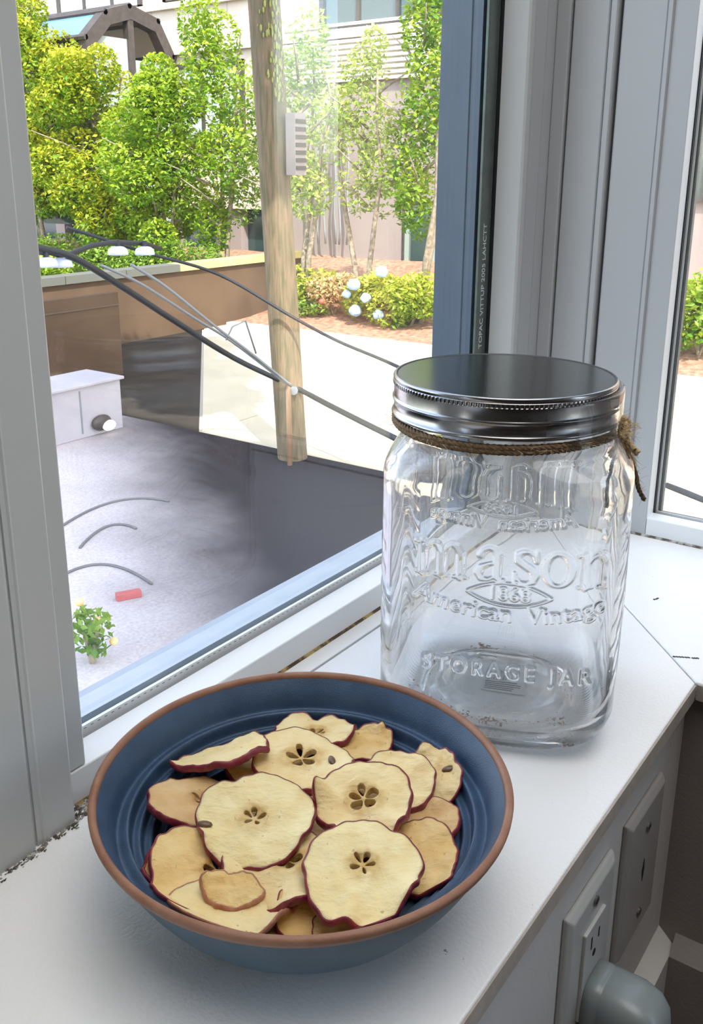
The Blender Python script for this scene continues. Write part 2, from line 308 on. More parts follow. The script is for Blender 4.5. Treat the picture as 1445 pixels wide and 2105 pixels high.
# ================================================================= OUTDOORS
GZ = -2.73
M['asphalt'] = None  # near street: the building's shade is put into a darker ground colour
def ground_mat():
    mt, nt, n, l, p = nodes('street_asphalt')
    tc = n.new('ShaderNodeTexCoord'); sp = n.new('ShaderNodeSeparateXYZ'); l.new(tc.outputs['Object'], sp.inputs[0])
    def mth(op, a, b=None):
        q = n.new('ShaderNodeMath'); q.operation = op
        for i, v in enumerate((a, b)):
            if v is None: continue
            if isinstance(v, (int, float)): q.inputs[i].default_value = v
            else: l.new(v, q.inputs[i])
        return q.outputs[0]
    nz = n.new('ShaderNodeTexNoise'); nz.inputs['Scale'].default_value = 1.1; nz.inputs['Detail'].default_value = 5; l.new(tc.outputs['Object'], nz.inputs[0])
    # pale window reflection painted into the ground, fading into the dark asphalt
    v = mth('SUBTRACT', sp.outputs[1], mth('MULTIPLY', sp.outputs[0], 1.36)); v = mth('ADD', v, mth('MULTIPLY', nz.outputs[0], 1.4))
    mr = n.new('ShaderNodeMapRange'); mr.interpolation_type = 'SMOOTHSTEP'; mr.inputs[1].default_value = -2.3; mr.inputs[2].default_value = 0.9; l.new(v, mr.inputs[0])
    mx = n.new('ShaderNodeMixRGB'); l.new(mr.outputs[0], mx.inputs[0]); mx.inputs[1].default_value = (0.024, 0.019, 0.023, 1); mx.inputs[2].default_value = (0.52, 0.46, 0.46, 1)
    n2 = n.new('ShaderNodeTexNoise'); n2.inputs['Scale'].default_value = 40; n2.inputs['Detail'].default_value = 6; l.new(tc.outputs['Object'], n2.inputs[0])
    m2 = n.new('ShaderNodeMixRGB'); m2.blend_type = 'OVERLAY'; m2.inputs[0].default_value = 0.35; l.new(mx.outputs[0], m2.inputs[1]); l.new(n2.outputs[0], m2.inputs[2])
    l.new(m2.outputs[0], p.inputs['Base Color']); p.inputs['Roughness'].default_value = 0.9; p.inputs['Specular IOR Level'].default_value = 0.06
    return mt
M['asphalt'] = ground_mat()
M['concrete'] = mat('pale_concrete', (0.50, 0.43, 0.31), (0.45, 0.39, 0.28), 1.5, 0.85)
for k_ in ('concrete',): M[k_].node_tree.nodes['Principled BSDF'].inputs['Specular IOR Level'].default_value = 0.1
M['concrete_seam'] = mat('concrete_seam', (0.40, 0.36, 0.30), rough=0.9)
M['mulch'] = mat('red_brown_mulch', (0.40, 0.22, 0.14), (0.20, 0.10, 0.06), 9, 0.95, bump=0.02, bscale=25)
M['curb'] = mat('curb_concrete', (0.62, 0.56, 0.50), (0.52, 0.47, 0.42), 3, 0.9)
M['stone'] = mat('cream_stone', (0.56, 0.47, 0.39), (0.50, 0.42, 0.35), 0.8, 0.85)
M['stone_pink'] = mat('taupe_render', (0.30, 0.245, 0.225), (0.26, 0.21, 0.195), 0.6, 0.9)
M['brown_wall'] = mat('brown_retaining_wall', (0.115, 0.075, 0.048), (0.09, 0.058, 0.038), 1.2, 0.9, spec=0.06)
M['bronze'] = mat('dark_bronze', (0.055, 0.045, 0.042), (0.08, 0.065, 0.06), 6, 0.5, metal=0.3)
M['far_glass'] = mat('tinted_far_glass', (0.035, 0.06, 0.058), rough=0.08, spec=0.8)
M['far_glass_pale'] = mat('pale_green_far_glass', (0.30, 0.36, 0.32), rough=0.15, spec=0.6)
M['blue_glass'] = mat('blue_roof_glass', (0.10, 0.22, 0.42), rough=0.1, spec=0.8)
M['curtain'] = mat('pale_curtain', (0.50, 0.56, 0.52), (0.32, 0.38, 0.36), 6, 0.8, stretch=(1, 6, .1))
M['white_slat'] = mat('white_louver', (0.80, 0.78, 0.72), rough=0.5)
M['bark'] = mat('grey_bark', (0.30, 0.24, 0.17), (0.15, 0.12, 0.08), 14, 0.9, bump=0.01, bscale=30)
M['cable'] = mat('black_cable', (0.018, 0.020, 0.024), rough=0.6)
M['cable_grey'] = mat('grey_cable', (0.20, 0.21, 0.22), rough=0.5)
M['white_enamel'] = mat('white_enamel_shade', (0.62, 0.68, 0.80), rough=0.25, coat=0.5)
def pole_mat():
    mt = mat('weathered_pole_wood', (0.20, 0.135, 0.08), (0.10, 0.085, 0.04), 7, 0.9, bump=0.004, bscale=25, stretch=(5, 5, .5))
    return mt
M['pole'] = pole_mat()
M['lichen'] = mat('lichen', (0.34, 0.34, 0.10), (0.24, 0.26, 0.06), 20, 0.95)

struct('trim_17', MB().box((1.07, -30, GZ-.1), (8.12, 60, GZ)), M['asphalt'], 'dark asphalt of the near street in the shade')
gd = empty('concrete_apron', (11.4, 12, GZ), 'pale sunlit concrete road surface across the street', 'road', None, 'structure')
for i, (y0, y1) in enumerate([(-30, -4), (-4, 4.2), (4.2, 8.0)]):
    struct('concrete_slab', MB().box((8.12, y0+.012, GZ-.1), (14.74, y1-.012, GZ)), M['concrete'], parent=gd)
struct('concrete_slab', slab([(8.14, 8.01), (14.74, 8.01), (14.74, 14.3)], GZ-.1, GZ), M['concrete'], parent=gd)
M['tarmac'] = mat('brown_grey_tarmac', (0.045, 0.037, 0.030), (0.034, 0.028, 0.023), 2.5, 0.9, spec=0.06)  # tree shade put into a darker colour for this slab
struct('tarmac_drive', slab([(8.12, 8.05), (14.74, 14.36), (14.74, 60), (8.12, 60)], GZ-.1, GZ-.001), M['tarmac'], parent=gd)
for c in gd.children: c.location = (-11.4, -12, -GZ)
struct('trim_18', MB().box((8.0, -30, GZ-.12), (15, 60, GZ-.02)), M['concrete_seam'], 'ground beneath the pale concrete slabs')
kb = empty('kerb', (14.8, 10, GZ), 'pale concrete kerb in front of the planted bank', 'kerb', None, 'structure')
for i in range(18):
    y = -6+i*2.2
    o = MB().box((14.74, y, GZ-.1), (14.95, y+2.18, GZ+.05)).build('kerb_stone', M['curb'], kb); o.location = (-14.8, -10, -GZ)
# planted bank rising to the building
bk = MB(); nx, ny = 10, 60
for i in range(nx+1):
    for j in range(ny+1):
        x = 14.95+5.6*i/nx; y = -12+48*j/ny
        bk.v.append((x, y, GZ+.03+.95*(i/nx)**1.3+.05*noise.noise((x*1.3, y*1.3, 0))))
for i in range(nx):
    for j in range(ny): bk.f.append((i*(ny+1)+j, (i+1)*(ny+1)+j, (i+1)*(ny+1)+j+1, i*(ny+1)+j+1))
tag(bk.build('planted_bank', M['mulch'], None, True), 'red brown mulch bank rising behind the kerb', 'bank', None, 'structure')
# low parapet with a yellowish cap, running away from the street
pw = empty('parapet_wall', (14, 13.6, GZ), 'low brown retaining wall with a pale cap beyond the street', 'wall')
def child(mb, name, mt, parent, smooth=False, bevel=0):
    o = mb.build(name, mt, parent, smooth, bevel); l_ = parent.location
    o.location = (-l_[0], -l_[1], -l_[2]); return o
child(MB().box((9.2, 13.65, GZ), (17.6, 13.9, -1.50)), 'wall_body', M['brown_wall'], pw)
M['cap'] = mat('sunlit_cap', (0.60, 0.50, 0.18), (0.52, 0.43, 0.15), 2, 0.7)  # sunlight put into the yellow of these cap stones
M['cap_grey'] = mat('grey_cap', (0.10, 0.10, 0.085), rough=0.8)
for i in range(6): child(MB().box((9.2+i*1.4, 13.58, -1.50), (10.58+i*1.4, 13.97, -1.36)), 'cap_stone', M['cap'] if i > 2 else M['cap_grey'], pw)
M['joint_brown'] = mat('wall_joint', (0.10, 0.07, 0.05), rough=0.9)
bw = empty('brown_wall', (9, 11.5, GZ), 'plain brown wall standing behind the white cabinet', 'wall')
child(MB().box((6.2, 11.5, GZ), (9.95, 11.62, -1.42)), 'wall_body', M['brown_wall'], bw); child(MB().box((6.2, 11.48, -1.62), (9.97, 11.64, -1.60)), 'joint', M['joint_brown'], bw)
# cabinet and bulkhead lamp made up for a reflected wall and lamp
M['cab'] = mat('pale_lilac_paint', (0.42, 0.39, 0.42), (0.38, 0.35, 0.38), 3, 0.5)
cb = empty('utility_cabinet', (7.2, 9.2, GZ), 'pale utility cabinet at the left edge of the shaded street', 'cabinet')
child(MB().box((6.2, 8.97, GZ), (7.70, 9.6, -2.10)), 'body', M['cab'], cb, bevel=.01)
child(MB().box((6.15, 8.93, -2.10), (7.74, 9.65, -2.06)), 'lid', M['cab'], cb, bevel=.01)
child(MB().box((7.05, 8.962, GZ+.06), (7.07, 8.972, -2.14)), 'door_seam', M['cable_grey'], cb)
lp = empty('bulkhead_lamp', (7.38, 8.9, -2.60), 'lit oval bulkhead lamp low on the pale cabinet', 'lamp')
M['lamp'] = mat('lit_lamp_glass', (1.0, 0.98, 0.85), rough=0.3, emis=1.6)
def ellip(c, r, n=14, m_=9):
    q = MB(); pr = [(math.sin(math.pi*i/m_), -math.cos(math.pi*i/m_)) for i in range(m_+1)]; q.lathe([(max(a, .001), b) for a, b in pr], n)
    q.v = [(c[0]+x*r[0], c[1]+y*r[1], c[2]+z*r[2]) for x, y, z in q.v]; return q
child(ellip((7.33, 8.93, -2.58), (.15, .06, .10)), 'housing', M['bronze'], lp, True)
child(ellip((7.40, 8.88, -2.62), (.10, .05, .065)), 'lamp_glass', M['lamp'], lp, True)

# ---- facade across the street
FX = 20.5
bd = empty('building', (FX, 18, -1.75), 'cream stone building across the street with dark windows', 'building')
def fbox(name, mt, y0, y1, z0, z1, x0=FX-.05, x1=FX+.1, par=bd, **k): return child(MB().box((x0, y0, z0), (x1, y1, z1)), name, mt, par, **k)
fbox('wall', M['stone'], 17.2, 46, -.55, 12, FX, FX+.5)
fbox('wall', M['stone'], -14, 17.2, 2.6, 12, FX, FX+.5)
fbox('wall', M['stone_pink'], 12.9, 17.2, -1.9, 2.6, FX+.02, FX+.5)
fbox('wall', M['stone_pink'], -14, 12.9, -.30, 2.6, FX+.02, FX+.5)
fbox('wall', M['stone_pink'], -14, 11.2, -1.9, -.30, FX+.02, FX+.5)
fbox('recess', M['far_glass'], 16.4, 46, -2.2, -.55, FX+.3, FX+.5)
for i in range(8): fbox('column', M['stone_pink'], 18.3+i*2.6, 18.75+i*2.6, -2.2, -.55, FX-.0, FX+.3)
for z in (4.75, 3.55, -.6): fbox('cornice', M['stone'], 17.1 if z < 3 else 10, 46, z, z+.16, FX-.14, FX)
M['joint'] = mat('stone_joint', (0.36, 0.31, 0.27), rough=0.9)
jb = MB()
for k in range(22): jb.box((FX-.004, 14.2+k*1.45, -.5), (FX+.01, 14.23+k*1.45, 8))
for z in (1.2, 2.4, 6.2): jb.box((FX-.004, 14.2, z), (FX+.01, 46, z+.03))
child(jb, 'stone_joints', M['joint'], bd)['kind'] = 'stuff'
def fwindow(y0, y1, z0, z1, nm=2, glass='far_glass'):
    f = MB(); t = .12
    f.box((FX-.10, y0, z0), (FX+.02, y0+t, z1)).box((FX-.10, y1-t, z0), (FX+.02, y1, z1)).box((FX-.10, y0, z0), (FX+.02, y1, z0+t)).box((FX-.10, y0, z1-t), (FX+.02, y1, z1))
    for i in range(1, nm): yy = y0+(y1-y0)*i/nm; f.box((FX-.08, yy-.05, z0), (FX+.02, yy+.05, z1))
    fr = child(f, 'window', M['bronze'], bd)
    for i in range(nm):
        ya = y0+(y1-y0)*i/nm; yb = y0+(y1-y0)*(i+1)/nm
        MB().box((FX-.03, ya+.04, z0+.1), (FX-.01, yb-.04, z1-.1)).build('pane', M[glass], fr)
fwindow(21.8, 25.5, 4.85, 7.2, 3, 'curtain'); fwindow(27.3, 31, 4.75, 7.2, 2); fwindow(10.8, 15.4, 3.75, 6.6, 4); fwindow(17.9, 20.9, 4.95, 7.2, 2)
fwindow(18.0, 22.6, 1.1, 3.3, 3, 'curtain'); fwindow(23.6, 28.5, .4, 2.9, 3); fwindow(4.8, 6.4, -.2, 1.5, 2)
# white louvred panel
for i in range(11): child(MB().box((FX-.12, 12.2, 2.55+i*.128), (FX+.0, 16.6, 2.55+i*.128+.07)), 'louver', M['white_slat'], bd)
# entrance with pale green glass and a dark door leaf
fbox('entrance_glass', M['far_glass_pale'], 11.2, 12.9, -1.9, -.30, FX+.05, FX+.2)
fbox('door', M['far_glass'], 12.05, 12.62, -1.8, -.52, FX-.02, FX+.05)
fbox('lintel', M['bronze'], 11.1, 13.0, -.34, -.27, FX-.05, FX+.1)
for yy in (11.2, 11.7, 12.85): fbox('mullion', M['bronze'], yy, yy+.05, -1.9, -.3, FX, FX+.08)
# low hedge-height plinth
fbox('plinth', M['stone'], -14, 46, -2.3, -1.80, FX-.08, FX+.1)

# glazed vault entrance, dark bronze ribs
vt = empty('glass_vault', (19, 20.5, -1.8), 'glazed vault with thick dark bronze ribs in front of the building', 'vault')
arch = [(17.25, -1.0), (17.25, 3.75), (17.96, 4.425), (18.81, 4.67), (19.84, 4.41), (20.38, 3.55), (20.38, -1.0)]
def rib(y, th, dep, name='rib'):
    a2 = []
    cx, cz = 18.95, 2.2
    inner = [(cx+(x-cx)*(1-th), (cz+(z-cz)*(1-th*.95) if z > 0 else z)) for x, z in arch]
    q = MB(); n_ = len(arch)
    for yy in (y, y+dep):
        q.v += [(x, yy, z) for x, z in arch]+[(x, yy, z) for x, z in inner]
    for i in range(n_-1):
        q.f += [(i, i+1, n_+i+1, n_+i), (2*n_+i, 3*n_+i, 3*n_+i+1, 2*n_+i+1), (i, 2*n_+i, 2*n_+i+1, i+1), (n_+i, n_+i+1, 3*n_+i+1, 3*n_+i)]
    child(q, name, M['bronze'], vt)
rib(20.5, .16, .32); rib(24.5, .12, .25)
child(MB().box((18.72, 20.52, -1), (18.92, 20.72, 4.5)), 'mullion', M['bronze'], vt)
for i in range(1, len(arch)-1):
    x, z = arch[i]; child(MB().tube([(x*.995+.09, 20.5, z-.05), (x*.995+.09, 24.7, z-.05)], .08, 6), 'purlin', M['bronze'], vt)
for i in range(1, len(arch)-2):
    (xa, za), (xb, zb) = arch[i], arch[i+1]
    q = MB().add([(xa, 20.7, za-.04), (xb, 20.7, zb-.04), (xb, 24.5, zb-.04), (xa, 24.5, za-.04), (xa, 20.7, za-.07), (xb, 20.7, zb-.07), (xb, 24.5, zb-.07), (xa, 24.5, za-.07)],
                 [(0, 1, 2, 3), (7, 6, 5, 4), (0, 4, 5, 1), (1, 5, 6, 2), (2, 6, 7, 3), (3, 7, 4, 0)])
    child(q, 'roof_pane', M['blue_glass'] if i == 1 else M['far_glass_pale'], vt)
child(MB().box((17.35, 20.6, -1), (18.72, 20.63, 3.8)), 'pane', M['far_glass_pale'], vt)
child(MB().box((18.92, 20.6, -1), (20.36, 20.63, 3.3)), 'pane', M['far_glass_pale'], vt)
child(MB().box((17.30, 20.7, -1), (17.33, 24.5, 3.7)), 'pane', M['far_glass'], vt)

# ---- foliage
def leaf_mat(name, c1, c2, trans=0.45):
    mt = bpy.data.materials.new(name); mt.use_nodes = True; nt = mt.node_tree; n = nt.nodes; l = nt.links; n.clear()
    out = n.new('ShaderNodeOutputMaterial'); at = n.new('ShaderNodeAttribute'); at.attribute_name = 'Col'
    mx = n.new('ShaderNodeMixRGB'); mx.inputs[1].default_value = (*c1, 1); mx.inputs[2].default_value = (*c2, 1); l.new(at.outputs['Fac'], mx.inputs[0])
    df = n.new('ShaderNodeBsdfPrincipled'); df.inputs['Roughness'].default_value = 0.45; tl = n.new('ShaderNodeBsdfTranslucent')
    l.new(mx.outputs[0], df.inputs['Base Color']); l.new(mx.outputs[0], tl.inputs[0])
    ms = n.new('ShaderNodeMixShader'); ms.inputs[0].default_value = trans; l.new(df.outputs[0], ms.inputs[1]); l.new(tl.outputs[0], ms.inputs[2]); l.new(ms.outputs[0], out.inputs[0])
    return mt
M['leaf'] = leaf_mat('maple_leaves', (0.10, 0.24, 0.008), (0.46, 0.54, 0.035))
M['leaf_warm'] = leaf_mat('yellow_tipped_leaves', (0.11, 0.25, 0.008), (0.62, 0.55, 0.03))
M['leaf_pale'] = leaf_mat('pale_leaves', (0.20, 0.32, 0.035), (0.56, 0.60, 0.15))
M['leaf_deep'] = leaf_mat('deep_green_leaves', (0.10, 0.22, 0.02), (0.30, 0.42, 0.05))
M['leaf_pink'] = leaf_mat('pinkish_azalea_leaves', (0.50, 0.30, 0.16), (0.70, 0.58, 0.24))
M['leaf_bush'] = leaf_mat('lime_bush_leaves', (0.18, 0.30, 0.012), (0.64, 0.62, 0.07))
def leaves(name, blobs, size, mt, seed, parent, flat=0.5, surf=0.55):
    """blobs: (centre, radii, count)"""
    rg = np.random.default_rng(seed); P = []; C = []
    for c, r, k in blobs:
        v = rg.normal(size=(k, 3)); v /= np.linalg.norm(v, axis=1)[:, None]
        rad = rg.random(k)**(1/3)*(1-surf)+surf*(0.85+.2*rg.random(k)); v = v*rad[:, None]
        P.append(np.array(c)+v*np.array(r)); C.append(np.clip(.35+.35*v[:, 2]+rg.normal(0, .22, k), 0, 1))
    P = np.concatenate(P); C = np.concatenate(C); k = len(P)
    nn = rg.normal(size=(k, 3)); nn[:, 2] = np.abs(nn[:, 2])+flat; nn /= np.linalg.norm(nn, axis=1)[:, None]
    a = rg.normal(size=(k, 3)); a -= (a*nn).sum(1)[:, None]*nn; a /= np.linalg.norm(a, axis=1)[:, None]; b = np.cross(nn, a)
    s = size*(.7+.6*rg.random(k))[:, None]
    V = np.stack([P-a*s, P-b*s*.5+nn*s*.12, P+a*s, P+b*s*.5+nn*s*.12], 1).reshape(-1, 3)
    F = np.arange(4*k).reshape(-1, 4)
    me = bpy.data.meshes.new(name); me.from_pydata(V.tolist(), [], F.tolist())
    at = me.color_attributes.new('Col', 'FLOAT_COLOR', 'POINT'); cc = np.repeat(C, 4); at.data.foreach_set('color', np.stack([cc, cc, cc, np.ones_like(cc)], 1).ravel())
    o = link(name, me, mt, parent); o['kind'] = 'stuff'
    if parent: o.location = -parent.location
    return o
rnd = random.Random(11)
def tree(y, x, ztop, zbot, rad, count, mt, label, seed, lean=0.2, stems=2, trunk_r=.07, group='street trees behind the kerb'):
    zg = GZ+.1+(.95*max(0, min(1, (x-14.95)/5.6))**1.3)
    t = empty('street_tree', (x, y, zg), label, 'tree', None)
    rn = random.Random(seed); blobs = []
    nb = 11
    for i in range(nb):
        f = (i+.5)/nb; z = zbot+(ztop-zbot)*f; wd = rad*(.62+.5*math.sin(math.pi*min(1, f*1.05)))*.8
        for q in range(2):
            an = rn.uniform(0, 6.283); dd = wd*rn.uniform(.3, .75)
            blobs.append(((x+math.cos(an)*dd*.8, y+math.sin(an)*dd, z+rn.uniform(-.25, .25)), (wd*.52, wd*.58, (ztop-zbot)*.11+.12), count//(nb*2)))
    for s_ in range(stems):
        an = rn.uniform(0, 6.283); pts = [(x+.12*s_*math.cos(an), y+.12*s_*math.sin(an), zg-.1)]
        for k in range(1, 6): pts.append((pts[0][0]+math.cos(an)*lean*k*.6+rn.uniform(-.08, .08), pts[0][1]+math.sin(an)*lean*k*.9+rn.uniform(-.1, .1), zg+(ztop-.4-zg)*k/5))
        child(MB().tube(pts, [trunk_r*(1-.15*k) for k in range(6)], 8), 'trunk', M['bark'], t, True)
    for k in range(9):
        z = zbot+(ztop-zbot)*(.1+.085*k); an = rn.uniform(0, 6.283); L = rad*rn.uniform(.6, 1.0)
        child(MB().tube([(x, y, z-.3), (x+math.cos(an)*L*.5, y+math.sin(an)*L*.5, z+.05), (x+math.cos(an)*L, y+math.sin(an)*L, z+.35)], [.035, .022, .008], 6), 'branch', M['bark'], t, True)
    leaves('foliage', blobs, .062, mt, seed, t)
    return t
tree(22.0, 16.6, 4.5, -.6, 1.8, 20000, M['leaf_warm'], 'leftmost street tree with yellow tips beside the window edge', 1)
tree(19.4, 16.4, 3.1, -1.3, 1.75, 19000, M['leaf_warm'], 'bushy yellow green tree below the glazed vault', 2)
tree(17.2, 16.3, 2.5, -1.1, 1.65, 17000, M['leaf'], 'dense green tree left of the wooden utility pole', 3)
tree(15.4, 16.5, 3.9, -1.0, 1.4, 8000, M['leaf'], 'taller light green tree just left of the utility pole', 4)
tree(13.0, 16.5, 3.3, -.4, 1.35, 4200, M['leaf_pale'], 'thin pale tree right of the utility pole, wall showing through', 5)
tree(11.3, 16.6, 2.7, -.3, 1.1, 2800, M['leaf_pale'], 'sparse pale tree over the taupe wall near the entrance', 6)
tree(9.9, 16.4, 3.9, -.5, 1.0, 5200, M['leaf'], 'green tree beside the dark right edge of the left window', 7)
# tree on the near side whose crown dapples the street (stands left of the view)
t0 = empty('shade_tree', (3.9, 7.9, GZ), 'large near tree left of the window, shading the street', 'tree')
child(MB().tube([(3.9, 7.9, GZ), (3.8, 7.8, 0), (4.2, 7.5, 3.2), (5.6, 6.9, 4.6), (7.2, 6.3, 5.3)], [.22, .19, .15, .11, .06], 10), 'trunk', M['bark'], t0, True)
leaves('foliage', [((6.6, 6.6, 5.6), (2.0, 1.2, .7), 1700), ((6.2, 5.2, 5.3), (1.5, 1.2, .6), 2600), ((5.4, 3.9, 5.2), (.9, .9, .5), 1000), ((7.6, 7.0, 5.4), (1.6, 1.1, .6), 1800), ((5.2, 7.2, 5.8), (1.8, 1.5, .7), 900)], .16, M['leaf_deep'], 30, t0)

# ---- bushes
def bush(c, r, n, mt, label, seed, size=.055, name='bush', cat='bush'):
    t = empty(name, (c[0], c[1], c[2]-r[2]), label, cat)
    rn = random.Random(seed); bl = []
    for i in range(7):
        an = i*.9+rn.uniform(-.2, .2); bl.append(((c[0]+math.cos(an)*r[0]*.4, c[1]+math.sin(an)*r[1]*.5, c[2]+rn.uniform(-.3, .3)*r[2]), (r[0]*.6, r[1]*.6, r[2]*.62), n//7))
    leaves('foliage', bl, size, mt, seed, t)
    for i in range(4):
        an = rn.uniform(0, 6.283); child(MB().tube([(c[0], c[1], c[2]-r[2]), (c[0]+math.cos(an)*r[0]*.4, c[1]+math.sin(an)*r[1]*.4, c[2]+.2*r[2])], [.025, .01], 6), 'stem', M['bark'], t)
    return t
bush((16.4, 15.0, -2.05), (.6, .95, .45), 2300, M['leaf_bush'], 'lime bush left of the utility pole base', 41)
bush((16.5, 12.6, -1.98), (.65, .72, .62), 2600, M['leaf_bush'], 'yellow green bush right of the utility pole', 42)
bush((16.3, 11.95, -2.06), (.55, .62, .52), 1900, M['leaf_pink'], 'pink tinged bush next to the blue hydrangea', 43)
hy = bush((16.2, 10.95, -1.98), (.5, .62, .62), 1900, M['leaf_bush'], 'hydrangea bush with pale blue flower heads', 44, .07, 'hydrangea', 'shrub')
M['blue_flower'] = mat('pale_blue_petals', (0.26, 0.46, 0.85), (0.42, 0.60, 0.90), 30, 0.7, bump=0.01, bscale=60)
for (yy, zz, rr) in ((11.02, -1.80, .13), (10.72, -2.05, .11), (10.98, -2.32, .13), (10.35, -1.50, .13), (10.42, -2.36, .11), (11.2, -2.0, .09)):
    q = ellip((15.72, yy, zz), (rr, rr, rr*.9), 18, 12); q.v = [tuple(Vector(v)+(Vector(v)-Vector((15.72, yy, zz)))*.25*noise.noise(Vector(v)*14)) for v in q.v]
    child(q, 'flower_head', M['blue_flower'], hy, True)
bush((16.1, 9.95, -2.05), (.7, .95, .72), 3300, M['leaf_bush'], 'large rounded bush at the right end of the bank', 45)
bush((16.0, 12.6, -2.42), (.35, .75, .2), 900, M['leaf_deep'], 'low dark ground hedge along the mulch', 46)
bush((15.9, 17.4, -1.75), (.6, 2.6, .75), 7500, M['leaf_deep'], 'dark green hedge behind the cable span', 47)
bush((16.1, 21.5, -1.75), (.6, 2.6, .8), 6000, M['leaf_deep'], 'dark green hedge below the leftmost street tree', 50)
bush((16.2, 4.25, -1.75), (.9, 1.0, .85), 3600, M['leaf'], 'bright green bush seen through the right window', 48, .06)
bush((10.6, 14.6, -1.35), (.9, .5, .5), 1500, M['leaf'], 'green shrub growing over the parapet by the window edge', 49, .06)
rf_ = MB().add([], []);
M['red'] = mat('red_petals', (0.75, 0.08, 0.05), rough=0.6)
tag(ellip((15.6, 11.75, -2.18), (.06, .06, .05), 12, 8).build('red_flower', M['red'], None, True), 'small red flower at the foot of the pink bush', 'flower')

# ---- utility pole
pl = empty('utility_pole', (7.945, 6.41, GZ), 'weathered wooden utility pole with lichen across the street', 'pole')
pb, pt = Vector((7.945, 6.41, GZ)), Vector((7.755, 6.62, 3.4))
q = MB(); N_ = 28
for i in range(41):
    f = i/40; c = pb.lerp(pt, f)
    for j in range(N_):
        a = 2*math.pi*j/N_; r = (.168-.012*f)*(1+.035*noise.noise((math.cos(a)*3, math.sin(a)*3, f*5))); q.v.append((c.x+r*math.cos(a), c.y+r*math.sin(a), c.z))
for i in range(40):
    for j in range(N_): q.f.append((i*N_+j, i*N_+(j+1) % N_, (i+1)*N_+(j+1) % N_, (i+1)*N_+j))
child(q, 'shaft', M['pole'], pl, True)
rn = random.Random(4); lq = MB()
for i in range(260):
    f = rn.uniform(.62, .95); a = rn.gauss(-1.9, .35); c = pb.lerp(pt, f); r = .166; ce = Vector((c.x+r*math.cos(a), c.y+r*math.sin(a), c.z)); s_ = rn.uniform(.008, .03)
    e = ellip(ce, (s_*.5, s_*.5, s_*1.4), 5, 3); lq.add(e.v, e.f)
child(lq, 'lichen_patches', M['lichen'], pl)['kind'] = 'stuff'
child(MB().tube([(7.70, 6.25, GZ), (7.72, 6.27, -1.9), (7.80, 6.33, -1.84)], .03, 8), 'conduit', mat('copper_conduit', (0.36, 0.20, 0.11), rough=0.5), pl, True)
vb = child(MB().box((7.80, 6.20, .35), (7.98, 6.32, .95)), 'meter_box', M['stone_pink'], pl)
vv = MB()
for i in range(7):
    o = MB().box((7.81, 6.19, .40+i*.075), (7.97, 6.205, .44+i*.075)).build('vent_slat', M['bronze'], vb)
child(MB().tube([(8.05, 6.44, -1.98), (7.78, 6.25, -1.90)], .05, 8), 'clamp', M['cable_grey'], pl)
def sag(p0, p1, s_, n=14):
    p0, p1 = Vector(p0), Vector(p1); return [tuple(p0.lerp(p1, i/n)-Vector((0, 0, s_*4*(i/n)*(1-i/n)))) for i in range(n+1)]
def cable(pts, r, label, mt='cable'):
    sm = []
    P = [Vector(p) for p in pts]
    for i in range(len(P)-1):
        a, b, c, d_ = P[max(i-1, 0)], P[i], P[i+1], P[min(i+2, len(P)-1)]
        for k in range(6):
            t = k/6; sm.append(.5*((2*b)+(c-a)*t+(2*a-5*b+4*c-d_)*t*t+(3*b-a-3*c+d_)*t**3))
    sm.append(P[-1])
    return tag(MB().tube(sm, r, 8).build('overhead_cable', M[mt], None, True), label, 'cable')
cable([(4.2, 6.42, 0.02), (4.717, 6.461, -.178), (5.165, 6.497, -.307), (5.788, 6.629, -.617), (6.444, 6.706, -.99), (7.273, 6.64, -1.506), (7.90, 6.30, -1.90), (7.644, 5.641, -1.958), (7.209, 4.689, -1.997), (6.781, 3.854, -1.985), (6.1, 2.4, -1.9)], .030, 'thick black cable running from the street lamp arm down past the pole')
cable([(5.6, 7.1, -.1), (6.369, 6.914, -.365), (7.152, 6.7, -.627), (7.72, 6.24, -1.07), (7.70, 5.618, -1.27), (7.363, 4.635, -1.381), (6.701, 3.368, -1.506), (6, 2, -1.6)], .017, 'thin dark cable passing in front of the pole above the thick one')
cable([(5.5, 6.55, -.4), (5.918, 6.513, -.599), (6.54, 6.47, -.982), (7.09, 6.473, -1.299), (7.80, 6.30, -1.873)], .014, 'lower of the two slim grey cables meeting at the pole clamp', 'cable_grey')
cable([(5.7, 6.39, -.4), (6.077, 6.365, -.626), (6.669, 6.337, -1.057), (7.262, 6.40, -1.421), (7.80, 6.28, -1.86)], .014, 'upper of the two slim grey cables meeting at the pole clamp', 'cable_grey')
tag(MB().tube([(6.95, 6.45, -1.25), (7.02, 6.42, -1.12), (7.2, 6.40, -1.08), (7.35, 6.40, -1.44)], .010, 6).build('cable_spacer', M['cable_grey'], None, True), 'small bent spacer between the slim grey cables', 'spacer')
tag(MB().tube([(9.401, 2.6344, -2.715), (9.28, 2.42, -2.71), (9.16, 2.2015, -2.715), (8.9, 1.7, -2.715)], .035, 8).build('ground_cable', M['cable'], None, True), 'dark cable lying on the sunlit concrete outside the right window', 'cable')
for i, (y, x) in enumerate(((15.62, 20.2), (15.35, 20.25), (15.1, 20.2), (14.8, 20.25), (14.62, 20.2), (14.4, 20.25))):  # cables added on the far wall for cords reflected in the glass
    z1 = 2.0
    tag(MB().tube([(x, y+.03*math.sin(k*1.7+i), z1-k*.38) for k in range(10)], .028, 6).build('wall_cable', M['cable_grey'], None, True), ['first', 'second', 'third', 'fourth', 'fifth', 'sixth'][i]+' dark cable from the left on the taupe wall right of the pole', 'cable', 'cables hanging on the taupe wall')
